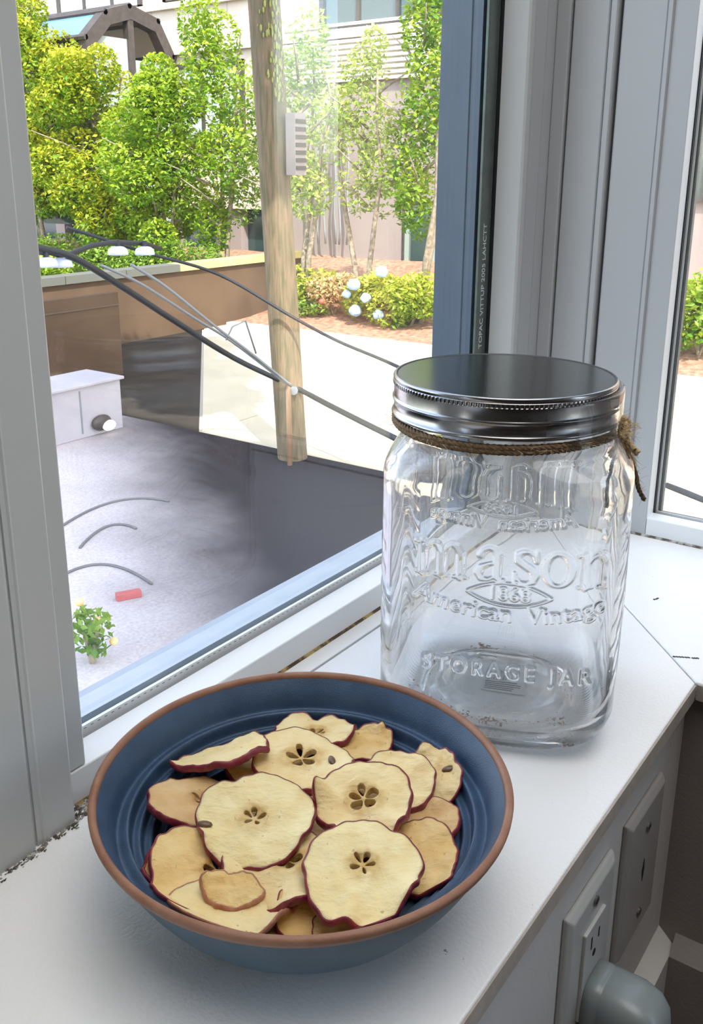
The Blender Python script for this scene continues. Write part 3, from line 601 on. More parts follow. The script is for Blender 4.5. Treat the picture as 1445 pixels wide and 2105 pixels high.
# ---- lamp with dome shades, put outside for a chandelier reflected in the glass
st = empty('street_lamp', (5.5, 6.65, -.25), 'dark street lamp arm carrying white dome shades', 'street lamp')
child(MB().tube([(4.5, 6.38, -.21), (4.743, 6.442, -.236), (4.95, 6.53, -.255), (5.165, 6.624, -.305), (5.549, 6.701, -.238), (5.907, 6.79, -.233), (6.305, 6.837, -.275), (6.54, 6.89, -.338)], .022, 8), 'arm', M['cable'], st, True)
for (x, y, z) in ((4.871, 6.472, -.330), (5.087, 6.558, -.352), (5.908, 6.789, -.318), (6.223, 6.776, -.338)):
    sh = MB().lathe([(.012, .05), (.03, .048), (.06, .04), (.085, .02), (.092, -.005), (.094, -.03), (.088, -.03), (.08, .015), (.05, .034), (.012, .042)], 24, (x, y, z), True)
    so_ = child(sh, 'shade', M['white_enamel'], st, True)
    MB().lathe([(.001, .10), (.02, .10), (.024, .05), (.001, .05)], 12, (x, y, z)).build('socket', M['cable'], so_)
# ---- brick and hoses on the near street, made up for reflected shapes
tag(MB().box((-.095, -.03, 0), (.095, .03, .055)).build('red_brick', mat('dusty_red_brick', (0.42, 0.10, 0.10), (0.34, 0.09, 0.09), 30, 0.8), bevel=.004), 'dull red brick lying on the near pavement', 'brick')
o = bpy.data.objects['red_brick']; o.location = (4.33, 5.116, GZ); o.rotation_euler = (0, 0, R(-28))
M['hose'] = mat('dull_grey_hose', (0.16, 0.15, 0.15), rough=0.8, spec=0.1)
for i, (x0, y0, x1, y1, bz, lab) in enumerate(((5.0, 6.75, 6.05, 6.45, .35, 'highest grey hose arc on the near pavement'), (4.75, 6.2, 5.35, 6.15, .3, 'middle grey hose arc on the near pavement'), (4.3, 5.85, 4.6, 5.15, .3, 'lowest grey hose arc above the red brick'))):
    a, b = Vector((x0, y0, 0)), Vector((x1, y1, 0)); nrm = Vector((.64, .77, 0))
    tag(MB().tube([tuple(a.lerp(b, k/16)+nrm*bz*4*(k/16)*(1-k/16)+Vector((0, 0, GZ+.01))) for k in range(17)], .012, 6).build('hose', M['hose'], None, True), lab, 'hose')
# flowering shrub below the window
fs = bush((3.52, 4.56, GZ+.22), (.15, .15, .22), 190, M['leaf_deep'], 'small shrub with orange flowers low outside the left window', 60, .034, 'flowering_shrub', 'shrub')
M['orange'] = mat('orange_petals', (0.85, 0.42, 0.16), (0.9, 0.6, 0.3), 40, 0.6)
for (dx, dy, dz) in ((-.02, .06, .42), (.05, -.02, .28), (.12, -.08, .12)):
    child(MB().tube([(3.52, 4.56, GZ+.1), (3.52+dx*.6, 4.56+dy*.6, GZ+dz*.7), (3.52+dx, 4.56+dy, GZ+dz)], [.006, .005, .003], 5), 'stem', M['leaf_deep'], fs)
    child(ellip((3.52+dx, 4.56+dy, GZ+dz+.01), (.03, .03, .028), 10, 6), 'flower', M['orange'], fs, True)

# ================================================================= WALL PLATES
M['plate'] = mat('white_plastic', (0.48, 0.48, 0.46), rough=0.35)
M['plate_old'] = mat('ivory_plastic', (0.34, 0.32, 0.30), rough=0.45)
M['plug'] = mat('grey_plastic', (0.22, 0.25, 0.25), rough=0.32)
M['screw'] = mat('screw_metal', (0.30, 0.29, 0.28), rough=0.3, metal=1)
M['hole'] = mat('black_hole', (0.01, 0.01, 0.01), rough=0.9)
def plate(name, cx, cz, mt, label, cat):
    t = empty(name, (cx, .158, cz), label, cat)
    q = MB(); w_, h_, d_ = .0385, .0595, .0062
    ring = lambda a, y: [(cx-w_+a, y, cz-h_+a), (cx+w_-a, y, cz-h_+a), (cx+w_-a, y, cz+h_-a), (cx-w_+a, y, cz+h_-a)]
    vs = ring(0, .158)+ring(0, .155)+ring(.0045, .158-d_)
    fs = [(0, 1, 5, 4), (1, 2, 6, 5), (2, 3, 7, 6), (3, 0, 4, 7), (4, 5, 9, 8), (5, 6, 10, 9), (6, 7, 11, 10), (7, 4, 8, 11), (8, 9, 10, 11), (3, 2, 1, 0)]
    child(q.add(vs, fs), 'cover_plate', mt, t, False, .0012)
    return t
def screw(cx, cz, par, y=.1516):
    o = child(MB().prism([(cx+.0034*math.cos(k*.524), cz+.0034*math.sin(k*.524)) for k in range(12)], 1, y-.0012, y+.0004), 'screw', M['screw'], par)
    MB().box((cx-.0028, y-.0014, cz-.0005), (cx+.0028, y-.0011, cz+.0005)).build('slot', M['hole'], o)
p1 = plate('outlet', .4845, -.1125, M['plate'], 'white square-faced wall outlet under the sill with an adapter plugged in', 'outlet')
screw(.4845, -.0640, p1)
fc = child(MB().box((.4675, .1496, -.1465), (.5015, .1522, -.0785)), 'outlet_face', M['plate'], p1, False, .0008)
for zc in (-.0955, -.1305):
    for (dx, hh) in ((-.0062, .0045), (.0062, .0036)):
        MB().box((.4845+dx-.0008, .1493, zc-hh+.004), (.4845+dx+.0008, .1497, zc+hh+.004)).build('socket_slot', M['hole'], fc)
    MB().prism([(.4845+.0026*math.cos(a*.6283), zc-.0075+.0026*math.sin(a*.6283)) for a in range(10)], 1, .1493, .1497).build('ground_hole', M['hole'], fc)
p2 = plate('switch_plate', .5870, -.1120, M['plate_old'], 'ivory cover plate with a small dark slot nearer the corner', 'switch plate')
screw(.5870, -.0745, p2); screw(.5870, -.1495, p2)
tg = child(MB().prism([(.5870, -.1220), (.5893, -.1120), (.5870, -.1020), (.5847, -.1120)], 1, .1514, .1520), 'slot_opening', M['hole'], p2)
# adapter plugged into the lower socket: rounded body with an oval dimple
ad = empty('plug_adapter', (.4845, .149, -.150), 'rounded grey plug adapter plugged into the lower socket', 'adapter')
q = MB(); n_ = 28
def rr(y, sx, sz, cz):
    vs = []
    for j in range(n_):
        a = 2*math.pi*j/n_; c, s_ = math.cos(a), math.sin(a); e = .55
        vs.append((.4870+sx*math.copysign(abs(c)**e, c), y, cz+sz*math.copysign(abs(s_)**e, s_)))
    return vs
rings = [(.1494, .0195, .0280, -.147), (.1400, .0195, .0285, -.147), (.1392, .0188, .0278, -.147), (.1384, .0205, .0300, -.149), (.1200, .0210, .0310, -.150), (.1090, .0195, .0285, -.151), (.1030, .0160, .0235, -.152), (.1005, .0105, .0160, -.152), (.0998, .001, .002, -.152)]
for i, r_ in enumerate(rings): q.v += rr(*r_)
for i in range(len(rings)-1):
    for j in range(n_): q.f.append((i*n_+j, i*n_+(j+1) % n_, (i+1)*n_+(j+1) % n_, (i+1)*n_+j))
q.f.append(tuple(range(n_)))
child(q, 'body', M['plug'], ad, True)
e = ellip((.4868, .1012, -.155), (.0075, .0022, .0125), 18, 10)
child(e, 'dimple', mat('darker_grey_plastic', (0.14, 0.16, 0.16), rough=0.4), ad, True)

# ================================================================= BOWL
BC = Vector((.33057, .26318, 0)); RIM = .110; BH = .068
def glaze(name, c1, c2, rough):
    mt = mat(name, c1, c2, 60, rough, bump=0.00025, bscale=1500, lo_=.3, hi_=.7); return mt
M['glaze_in'] = glaze('matte_blue_glaze_inside', (0.026, 0.056, 0.108), (0.040, 0.080, 0.145), 0.42)
M['glaze_out'] = glaze('matte_blue_glaze_outside', (0.035, 0.080, 0.125), (0.045, 0.095, 0.145), 0.45)
M['rim'] = mat('unglazed_brown_rim', (0.24, 0.105, 0.060), (0.30, 0.15, 0.09), 70, 0.55, bump=0.0002, bscale=900)
bowl = empty('bowl', BC, 'blue stoneware bowl with a brown rim, full of dried apple slices', 'bowl')
outer = [(.0, .0035), (.040, .0035), (.043, 0), (.0500, 0), (.0535, .0018), (.066, .0085), (.080, .0205), (.0925, .0365), (.1015, .0525), (.1072, .0655), (.1086, .0685)]
def smooth(prof, k=6):
    P = [Vector((a, b)) for a, b in prof]; o = []
    for i in range(len(P)-1):
        a, b, c, d_ = P[max(i-1, 0)], P[i], P[i+1], P[min(i+2, len(P)-1)]
        for j in range(k):
            t = j/k; o.append(.5*((2*b)+(c-a)*t+(2*a-5*b+4*c-d_)*t*t+(3*b-a-3*c+d_)*t**3))
    o.append(P[-1]); return [(max(p.x, 1e-5), p.y) for p in o]
op = [(1e-5, .0035), (.040, .0035), (.043, 0.0), (.050, 0.0)]+smooth(outer[4:-1])
inner_r = np.linspace(.1055, 1e-5, 260)
def inner_z(r):
    f = r/.1055; z = .0085+.0575*(f**2.55)
    return z
ip = []
for i, r in enumerate(inner_r):
    z = inner_z(r)
    # thrown ridges: soft steps
    f = r/.1055; st_ = 0
    for c_, a_ in ((.885, .0030), (.825, .0024), (.775, .0022), (.72, .0023), (.65, .0020), (.56, .0016), (.45, .0012)):
        st_ += a_*(1/(1+math.exp(-(f-c_)/.004))-.5)*math.exp(-((f-c_)/.045)**2)*2
    ip.append((max(r+st_*.8, 1e-5), z-st_*1.0))
body = MB().lathe(op, 128); child_b = body
k0 = len(op)
bo = body.build('outer_glaze', M['glaze_out'], bowl, True)
inn = MB().lathe(ip, 128).build('inner_glaze', M['glaze_in'], bowl, True, fix=False)
inn.data.flip_normals()
rim = MB().lathe([(.1054, .0660), (.1058, .0676), (.1066, .0686), (.1078, .0690), (.1090, .0687), (.1098, .0677), (.1096, .0658), (.1085, .0635), (.1074, .0636), (.1060, .0645)], 128, closed=True).build('rim', M['rim'], bowl, True)

# ================================================================= DRIED APPLE SLICES
def flesh_mat(name, c1, c2, c3):
    mt, nt, n, l, p = nodes(name)
    tc = n.new('ShaderNodeTexCoord')
    t = n.new('ShaderNodeTexNoise'); t.inputs['Scale'].default_value = 60; t.inputs['Detail'].default_value = 6; l.new(tc.outputs['Object'], t.inputs[0])
    cr = n.new('ShaderNodeValToRGB'); cr.color_ramp.elements[0].position = .35; cr.color_ramp.elements[1].position = .68
    cr.color_ramp.elements[0].color = (*c1, 1); cr.color_ramp.elements[1].color = (*c2, 1); l.new(t.outputs[0], cr.inputs[0])
    at = n.new('ShaderNodeAttribute'); at.attribute_name = 'core'
    m1 = n.new('ShaderNodeMixRGB'); l.new(at.outputs['Fac'], m1.inputs[0]); l.new(cr.outputs[0], m1.inputs[1]); m1.inputs[2].default_value = (*c3, 1)
    # small brown specks
    t2 = n.new('ShaderNodeTexNoise'); t2.inputs['Scale'].default_value = 260; t2.inputs['Detail'].default_value = 2; l.new(tc.outputs['Object'], t2.inputs[0])
    r2 = n.new('ShaderNodeMapRange'); r2.inputs[1].default_value = .70; r2.inputs[2].default_value = .76; r2.inputs[4].default_value = .55; l.new(t2.outputs[0], r2.inputs[0])
    m2 = n.new('ShaderNodeMixRGB'); l.new(r2.outputs[0], m2.inputs[0]); l.new(m1.outputs[0], m2.inputs[1]); m2.inputs[2].default_value = (0.36, 0.17, 0.05, 1)
    l.new(m2.outputs[0], p.inputs['Base Color']); p.inputs['Roughness'].default_value = .65; p.inputs['Specular IOR Level'].default_value = .3
    p.inputs['Subsurface Weight'].default_value = .25; p.inputs['Subsurface Radius'].default_value = (.006, .004, .002); p.inputs['Subsurface Scale'].default_value = .5
    t3 = n.new('ShaderNodeTexNoise'); t3.inputs['Scale'].default_value = 420; t3.inputs['Detail'].default_value = 5
    mp = n.new('ShaderNodeMapping'); mp.inputs['Scale'].default_value = (.45, 1, 1); l.new(tc.outputs['Object'], mp.inputs[0]); l.new(mp.outputs[0], t3.inputs[0])
    b = n.new('ShaderNodeBump'); b.inputs['Distance'].default_value = .0011; l.new(t3.outputs[0], b.inputs['Height']); l.new(b.outputs[0], p.inputs['Normal'])
    return mt
FL = {'c': flesh_mat('cream_apple_flesh', (0.80, 0.60, 0.28), (0.85, 0.71, 0.40), (0.50, 0.27, 0.05)),
      'y': flesh_mat('golden_apple_flesh', (0.76, 0.51, 0.19), (0.82, 0.63, 0.31), (0.44, 0.20, 0.035)),
      't': flesh_mat('tan_apple_flesh', (0.64, 0.41, 0.18), (0.73, 0.52, 0.27), (0.38, 0.17, 0.04)),
      'w': flesh_mat('pale_apple_flesh', (0.83, 0.66, 0.32), (0.87, 0.75, 0.43), (0.50, 0.28, 0.06))}
M['skin'] = mat('dark_red_apple_skin', (0.16, 0.012, 0.028), (0.26, 0.035, 0.045), 160, 0.42, bump=0.0004, bscale=500)
M['skin_tan'] = mat('tan_red_apple_skin', (0.34, 0.10, 0.06), (0.45, 0.22, 0.12), 160, 0.5, bump=0.0004, bscale=500)
M['seed'] = mat('brown_seed', (0.16, 0.09, 0.045), (0.10, 0.05, 0.025), 300, 0.35)
CAMD = Vector((-math.cos(.66), -math.sin(.66), 0)); RGT = Vector((math.sin(.66), -math.cos(.66), 0))
def ad_(a, b): return (a-b+180) % 360-180
def slice_(label, c, Rr, tilt=(0, 0), spin=0, sq=1.0, lobes=(), lifts=(), core=(0, 0), pet=.30, petw=.075, flesh='c', thick=.0036, cup=.0, seed=0, holes=True, wob=.045, skin='skin', rip=.0014, seeds=(), skinw=1.0):
    rn = random.Random(seed*7+1); ph = [rn.uniform(0, 6.28) for _ in range(6)]
    NB = 132
    def rad(th):
        d_ = math.degrees(th); r = 1+wob*(math.sin(2*th+ph[0])+.7*math.sin(3*th+ph[1])+.45*math.sin(5*th+ph[2]))+.012*math.sin(11*th+ph[3])+.010*math.sin(17*th+ph[4])
        for (t0_, a_, w_) in lobes: r += a_*math.exp(-(ad_(d_, t0_)/w_)**2)
        return r*Rr
    out = []
    for i in range(NB):
        th = 2*math.pi*i/NB; r = rad(th); out.append(Vector((r*math.cos(th), r*math.sin(th)*sq)))
    cx, cy = core[0]*Rr, core[1]*Rr; pets = []
    if holes:
        for k in range(5):
            a = R(spin+72*k+rn.uniform(-8, 8)); L = pet*Rr*rn.uniform(.85, 1.1); W = petw*Rr*rn.uniform(.6, 1.35); i0 = .045*Rr
            pp = []
            for j in range(14):
                t = 2*math.pi*j/14; u = i0+(L-i0)*(.5-.5*math.cos(t)); v = W*math.sin(t)*(.55+.75*(.5-.5*math.cos(t)))
                pp.append(Vector((cx+u*math.cos(a)-v*math.sin(a), cy+(u*math.sin(a)+v*math.cos(a))*sq)))
            pets.append(pp)
    pts = list(out); edges = [(i, (i+1) % NB) for i in range(NB)]
    for pp in pets:
        k = len(pts); pts += pp; edges += [(k+j, k+(j+1) % len(pp)) for j in range(len(pp))]
    def inside(p, poly):
        c_ = False; j = len(poly)-1
        for i in range(len(poly)):
            if (poly[i].y > p.y) != (poly[j].y > p.y) and p.x < (poly[j].x-poly[i].x)*(p.y-poly[i].y)/(poly[j].y-poly[i].y)+poly[i].x: c_ = not c_
            j = i
        return c_
    st_ = Rr/13; ny = int(1.5*Rr/st_)
    for iy in range(-ny, ny+1):
        for ix in range(-ny, ny+1):
            p = Vector(((ix+.5*(iy % 2))*st_+rn.uniform(-.15, .15)*st_, iy*st_*.87*1.0+rn.uniform(-.15, .15)*st_))
            th = math.atan2(p.y/sq, p.x); rr_ = math.hypot(p.x, p.y/sq)
            if rr_ > rad(th)-st_*.55: continue
            if any(inside(p, pp) for pp in pets) or any(min((p-v).length for v in pp) < st_*.3 for pp in pets): continue
            pts.append(p)
    rv, re, rf, _, _, _ = delaunay_2d_cdt(pts, edges, [], 0, 1e-7)
    tris = []
    for f in rf:
        c_ = (rv[f[0]]+rv[f[1]]+rv[f[2]])/3
        th = math.atan2(c_.y/sq, c_.x)
        if not inside(c_, out): continue
        if any(inside(c_, pp) for pp in pets): continue
        tris.append(tuple(f))
    def hgt(p):
        x, y = p.x/Rr, p.y/(Rr*sq); r = math.hypot(x, y); d_ = math.degrees(math.atan2(y, x))
        z = cup*r*r
        for (t0_, a_, w_) in lifts: z += a_*max(0, (r-.35)/.65)**2*math.exp(-(ad_(d_, t0_)/w_)**2)
        z += rip*1.4*noise.noise((x*2.2+seed, y*2.2, seed*.37))+rip*.55*noise.noise((x*6+seed, y*6, 3.1))
        rc = math.hypot(x-core[0], y-core[1])
        if holes: z += .0011*math.exp(-((rc-pet*1.0)/.10)**2)-.0016*math.exp(-(rc/.16)**2)
        # radial puckers
        z += .0005*math.sin(5*math.radians(d_-spin)+1.2)*min(1, rc*2)*math.exp(-((rc-.55)/.3)**2)
        return z
    n_ = len(rv); V = []; cv = []
    for sgn in (1, -1):
        for p in rv:
            x, y = p.x/Rr, p.y/(Rr*sq); r = math.hypot(x, y)
            V.append((p.x, p.y, hgt(p)+sgn*thick*.5))
            rc = math.hypot(x-core[0], y-core[1]); d_ = math.degrees(math.atan2(y-core[1], x-core[0]))
            cv.append(min(1, max(0, (1.0 if rc < pet*1.0 else math.exp(-((rc-pet*1.0)/.10)**2))*(.45+.6*noise.noise((x*7+seed, y*7, 1))))) if holes else 0.12)
    nrm = (Vector((0, 0, 1))+CAMD*math.tan(R(tilt[0]))+RGT*math.tan(R(tilt[1]))).normalized()
    ex = (RGT-nrm*RGT.dot(nrm)).normalized(); ey = nrm.cross(ex)
    MW = Matrix((ex, ey, nrm)).transposed(); MI = MW.inverted(); c0 = Vector(c)
    def fit(v, dz=.0):      # the slice gives way where it meets the bowl wall
        w_ = MW @ Vector(v)+c0; dx, dy = w_.x-BC.x, w_.y-BC.y; r = math.hypot(dx, dy)
        if r > .1015: k = .1015/r; w_.x = BC.x+dx*k; w_.y = BC.y+dy*k; r = .1015
        zmin = inner_z(min(r, .105))+.0016+dz
        if w_.z < zmin: w_.z = zmin
        return tuple(MI @ (w_-c0))
    n_v = len(rv)
    V = [fit(v, thick if i < n_v else 0) for i, v in enumerate(V)]
    F = []
    for f in tris:
        a, b, c_ = f
        if (rv[b]-rv[a]).cross(rv[c_]-rv[a]) < 0: a, c_ = c_, a
        F.append((a, b, c_)); F.append((c_+n_, b+n_, a+n_))
    ec = {}
    for f in F[::2]:
        for i in range(3):
            e_ = (f[i], f[(i+1) % 3]); ec[e_] = 1
    for (a, b) in list(ec):
        if (b, a) not in ec:
            F.append((b, a, a+n_, b+n_))
    t = empty('apple_slice', c, label, 'apple slice', 'dried apple slices in the bowl')
    t.rotation_euler = MW.to_euler()
    me = bpy.data.meshes.new('flesh'); me.from_pydata(V, [], F)
    at = me.attributes.new('core', 'FLOAT', 'POINT'); at.data.foreach_set('value', cv)
    for p in me.polygons: p.use_smooth = len(p.vertices) == 3
    fo = link('flesh', me, FL[flesh], t)
    # skin: a band round the outline
    q = MB(); cs = [(-.00025, .49), (.0001, .50), (.0005, .34), (.0007, 0), (.0006, -.36), (.0001, -.56), (-.0004, -.52)]
    for i in range(NB):
        p = out[i]; pn = out[(i+1) % NB]-out[i-1]; nn = Vector((pn.y, -pn.x)).normalized(); h = hgt(p)
        wv = 1+.25*noise.noise((i*.35, seed, 0))
        for (o_, z_) in cs: q.v.append(fit((p.x+nn.x*o_*skinw*wv, p.y+nn.y*o_*skinw*wv, h+z_*thick*1.12), (z_+.56)*thick))
    L = len(cs)
    for i in range(NB):
        for j in range(L-1): q.f.append((i*L+j, ((i+1) % NB)*L+j, ((i+1) % NB)*L+j+1, i*L+j+1))
    q.build('skin', M[skin], t, True, fix=False)
    for (sx, sy, sa) in seeds:
        e_ = ellip((0, 0, 0), (.0042, .0021, .0014), 10, 7); hz = hgt(Vector((sx*Rr, sy*Rr*sq)))+thick*.5+.0008
        ca, sa_ = math.cos(R(sa)), math.sin(R(sa)); e_.v = [(sx*Rr+x*ca-y*sa_, sy*Rr*sq+x*sa_+y*ca, hz+z) for x, y, z in e_.v]
        e_.build('seed', M['seed'], t, True)
    return t
SL = slice_
# bottom layer
SL('shaded golden slice at the bottom, front centre of the bowl', (.2780, .2360, .033), .0250, (12, 0), 10, 1, flesh='y', seed=17, holes=False, lifts=((60, .003, 40),))
SL('deep slice at the front right of the bowl, its rim folded down beside it', (.2885, .2175, .0385), .0235, (14, 3), 30, 1, flesh='y', seed=16, holes=False, lobes=((170, -.12, 25),), lifts=((172, .007, 16), (120, .002, 30)))
SL('dark shaded slice against the front wall of the bowl, purple edge showing', (.2879, .1995, .0400), .0190, (20, -10), 0, .9, flesh='t', seed=23, holes=False, lifts=((230, .003, 30),))
SL('small slice under the right-hand slices in deep shade', (.3660, .2090, .0430), .0185, (4, -12), 50, 1, flesh='t', seed=19, holes=False)
SL('slice lying beneath the centre of the pile, tan and mostly hidden', (.3350, .2440, .0430), .0250, (5, 4), 20, 1, flesh='t', seed=20, holes=False)
SL('golden slice hidden under the back slices at the left', (.3540, .3130, .0390), .0210, (0, 10), 0, 1, flesh='y', seed=22, holes=False)
SL('little curled slice at the far left against the bowl wall', (.2620, .2900, .0385), .0165, (6, 26), 15, 1, flesh='y', seed=12, holes=False, lifts=((170, .005, 22), (215, .003, 20)), skinw=1.2)
# middle layer
SL('golden slice at the back right of the pile, one corner curled up', (.4040, .2730, .0430), .0175, (4, -2), 15, .80, flesh='y', seed=8, holes=False, lifts=((50, .007, 15), (120, .002, 30)), lobes=((350, -.1, 25),))
SL('two-lobed slice at the very back of the pile', (.3930, .3030, .0475), .0240, (2, 0), 40, .68, ((88, -.26, 15),), ((88, -.004, 24), (345, .005, 18)), (0, -.1), .3, .06, 'c', seed=7, rip=.0012)
SL('knobbly slice furthest right, its skin edge toward the bowl wall', (.3965, .2225, .0470), .0165, (12, -8), 0, 1.15, ((100, .14, 20), (20, -.12, 12), (330, .06, 20)), ((290, -.003, 25), (100, .003, 20)), flesh='c', seed=6, holes=False, seeds=((.62, .20, 10),), rip=.0016)
SL('round slice right of centre behind the curled one', (.3780, .2356, .0500), .0220, (14, -5), 70, 1, ((135, -.10, 14),), ((200, .002, 30),), (-.25, .05), .3, .06, 'c', seed=5)
SL('large slice at the back centre with a wide star core', (.3625, .2885, .0500), .0292, (2, 1), 100, .95, ((20, -.05, 20),), ((330, .006, 22), (40, -.003, 22), (150, .004, 20)), (-.02, .05), .34, .10, 'c', seed=4, seeds=((.58, -.10, 100),), rip=.0012)
SL('tan slice at the left leaning on the bowl, dotted core', (.3050, .3120, .0455), .0285, (-6, 17), 20, .82, ((30, .10, 25), (235, .14, 22), (150, -.06, 25)), ((200, -.002, 30), (35, .004, 20)), (0, .05), .26, .045, 't', seed=10, rip=.0013, skinw=.8)
SL('tilted pale slice at the top left, dark red edge toward the pile', (.3361, .3265, .0530), .0268, (-16, -14), 10, .62, ((200, .06, 30), (30, .12, 20), (120, -.06, 20)), ((200, .003, 25), (45, .003, 20)), (0, .2), .22, .03, 'w', seed=9, rip=.0014, thick=.0036, skinw=1.3, holes=False)
SL('golden slice at the lower left, edge rolled along its left side', (.2660, .2790, .0455), .0245, (14, 16), 40, 1.05, ((95, -.08, 20), (335, .05, 12)), ((180, .005, 40), (318, .006, 16)), (.45, .05), .34, .07, 'y', seed=11, skinw=1.25)
SL('middle slice between the two lower round ones, wavy front edge', (.2915, .2467, .0470), .0285, (10, -2), 75, .92, ((235, -.10, 14), (290, .06, 16)), ((190, .007, 18), (238, -.004, 13), (290, .008, 18)), (.12, .1), .28, .075, 'c', seed=14, skinw=1.3, rip=.0016, thick=.0046)
SL('small torn wedge of slice at the lower left of the pile', (.2655, .2560, .0500), .0140, (18, 8), 0, .86, ((92, -.62, 52), (200, -.08, 20), (345, .12, 14)), ((250, -.0015, 40), (170, .004, 24)), flesh='y', seed=13, holes=False, skin='skin_tan', skinw=1.3)
SL('pale slice at the front left lying on the bowl wall, folded like a tent', (.2590, .2500, .0440), .0290, (4, 4), 0, .66, ((180, .06, 25), (15, .10, 25)), ((268, -.006, 18), (222, .009, 18), (325, .011, 26)), flesh='w', seed=15, holes=False, thick=.0032, skin='skin_tan', skinw=1.25)
SL('right-hand golden slice with a pointed lower corner', (.3405, .1960, .0440), .0192, (15, -8), 0, 1.12, ((300, .22, 14), (335, -.10, 16), (130, .05, 30)), ((290, .002, 20),), flesh='y', seed=18, holes=False, rip=.0014, skinw=1.2)
# top layer
SL('nearly round slice on top at the centre left with a seed in its edge', (.3013, .2708, .0570), .0288, (15, 0), 85, .98, ((118, -.13, 11), (88, .03, 20), (200, -.04, 14)), ((240, -.0035, 40), (120, .005, 22), (205, .004, 12), (330, .003, 25)), (-.02, .04), .21, .055, 'w', seed=1, rip=.0014, seeds=((-.88, -.13, -8),))
SL('curled slice on top right of centre, front edge pinched into waves', (.3440, .2330, .0580), .0252, (15, -4), 18, 1.02, ((222, -.06, 14), (250, -.10, 12), (300, .03, 16)), ((166, .012, 14), (232, .0085, 13), (264, -.006, 12), (318, .006, 12)), (0, .06), .34, .10, 'c', seed=2, skinw=1.5, rip=.0014, thick=.0048)
SL('pale slice on top at the lower right, right edge curling upward', (.3037, .2065, .0555), .0282, (16, 2), 55, .98, ((252, -.09, 9), (60, -.03, 25)), ((325, .0125, 20), (252, .004, 8), (285, -.002, 14), (120, -.001, 30)), (.02, .13), .22, .05, 'w', seed=3, skinw=1.3, rip=.0016, thick=.0042)

# ================================================================= GLASS JAR
JC = np.array([.5676, .2735]); JC = JC+np.array([math.sin(.449), -math.cos(.449)])*.0072
JROT = math.atan2(JC[1], JC[0])+math.pi-R(4.0)          # heading of the front face's normal, turned slightly left
A_ = .0815
# -- lettering as a height map over (u across the face, z)
DU = .00035; U0, U1, Z0, Z1 = -.072, .072, .035, .172
GU = np.arange(U0, U1, DU); GZz = np.arange(Z0, Z1, DU); H_ = np.zeros((len(GZz), len(GU)))
UU, ZZ = np.meshgrid(GU, GZz)
def seg(p, q, ra, rb):
    x0, x1 = min(p[0], q[0])-.004, max(p[0], q[0])+.004; y0, y1 = min(p[1], q[1])-.004, max(p[1], q[1])+.004
    i0, i1 = np.searchsorted(GU, [x0, x1]); j0, j1 = np.searchsorted(GZz, [y0, y1])
    if i1 <= i0 or j1 <= j0: return
    X, Y = UU[j0:j1, i0:i1], ZZ[j0:j1, i0:i1]; dx, dy = q[0]-p[0], q[1]-p[1]; L = dx*dx+dy*dy+1e-12
    t = np.clip(((X-p[0])*dx+(Y-p[1])*dy)/L, 0, 1); d_ = np.hypot(X-p[0]-t*dx, Y-p[1]-t*dy); r = ra+(rb-ra)*t
    H_[j0:j1, i0:i1] = np.maximum(H_[j0:j1, i0:i1], np.clip((r-d_)/.0004+.5, 0, 1))
def poly(P, r, ox, oz, s, sh=0.0):
    rr_ = r if hasattr(r, '__len__') else [r]*len(P)
    for i in range(len(P)-1):
        seg((ox+P[i][0]*s, oz+P[i][1]*s), (ox+P[i+1][0]*s, oz+P[i+1][1]*s), rr_[i]*s, rr_[i+1]*s)
TH, TN = .105, .045
def ell(cx, cy, rx, ry, a0=0, a1=360, n=28): return [(cx+rx*math.cos(R(a0+(a1-a0)*i/n)), cy+ry*math.sin(R(a0+(a1-a0)*i/n))) for i in range(n+1)]
def thickv(P, c): return [TN+(TH-TN)*min(1, abs(math.cos(math.atan2(p[1]-c[1], p[0]-c[0])))**1.3) for p in P]
def serif(x, y, ox, oz, s): poly([(x-.17, y), (x+.17, y)], TN, ox, oz, s)
def L_n(ox, oz, s, arches=1):
    poly([(.2, .03), (.2, .93)], TH, ox, oz, s); poly([(0, .93), (.2, .95)], TN, ox, oz, s); serif(.2, .03, ox, oz, s)
    for k in range(arches):
        b = .2+.52*k; poly([(b+.06, .72), (b+.16, .88), (b+.3, .95), (b+.43, .90), (b+.52, .72), (b+.52, .03)], [TN, TN, .06, .09, TH, TH], ox, oz, s); serif(b+.52, .03, ox, oz, s)
XH = .0232; ZB = .1275; UC = .0095
L_n(UC-.0600, ZB, XH, 2)
def L_a(ox, oz, s):
    poly([(.14, .74), (.2, .88), (.36, .97), (.52, .93), (.6, .76), (.6, .16), (.68, .05), (.80, .07)], [.08, TN, TN, .07, TH, TH, .07, TN], ox, oz, s)
    poly([(.6, .58), (.36, .50), (.17, .40), (.10, .24), (.18, .07), (.36, .04), (.52, .14), (.6, .27)], [TN, .05, .08, TH, .08, TN, TN, TN], ox, oz, s)
L_a(UC-.0222, ZB, XH)
poly([(.6, .70), (.55, .85), (.42, .95), (.26, .95), (.13, .84), (.15, .68), (.32, .57), (.50, .46), (.60, .30), (.54, .12), (.38, .03), (.22, .05), (.10, .18), (.06, .32)], [TN, TN, TN, .06, .09, TH, TH, TH, TH, .09, .06, TN, TN, TN], UC+.0015, ZB, XH)
poly([(.62, .68), (.62, .97)], TN, UC+.0015, ZB, XH); poly([(.05, .32), (.05, .03)], TN, UC+.0015, ZB, XH)
P_ = ell(.42, .5, .35, .46); poly(P_, thickv(P_, (.42, .5)), UC+.0195, ZB, XH)
L_n(UC+.0410, ZB, XH, 1)
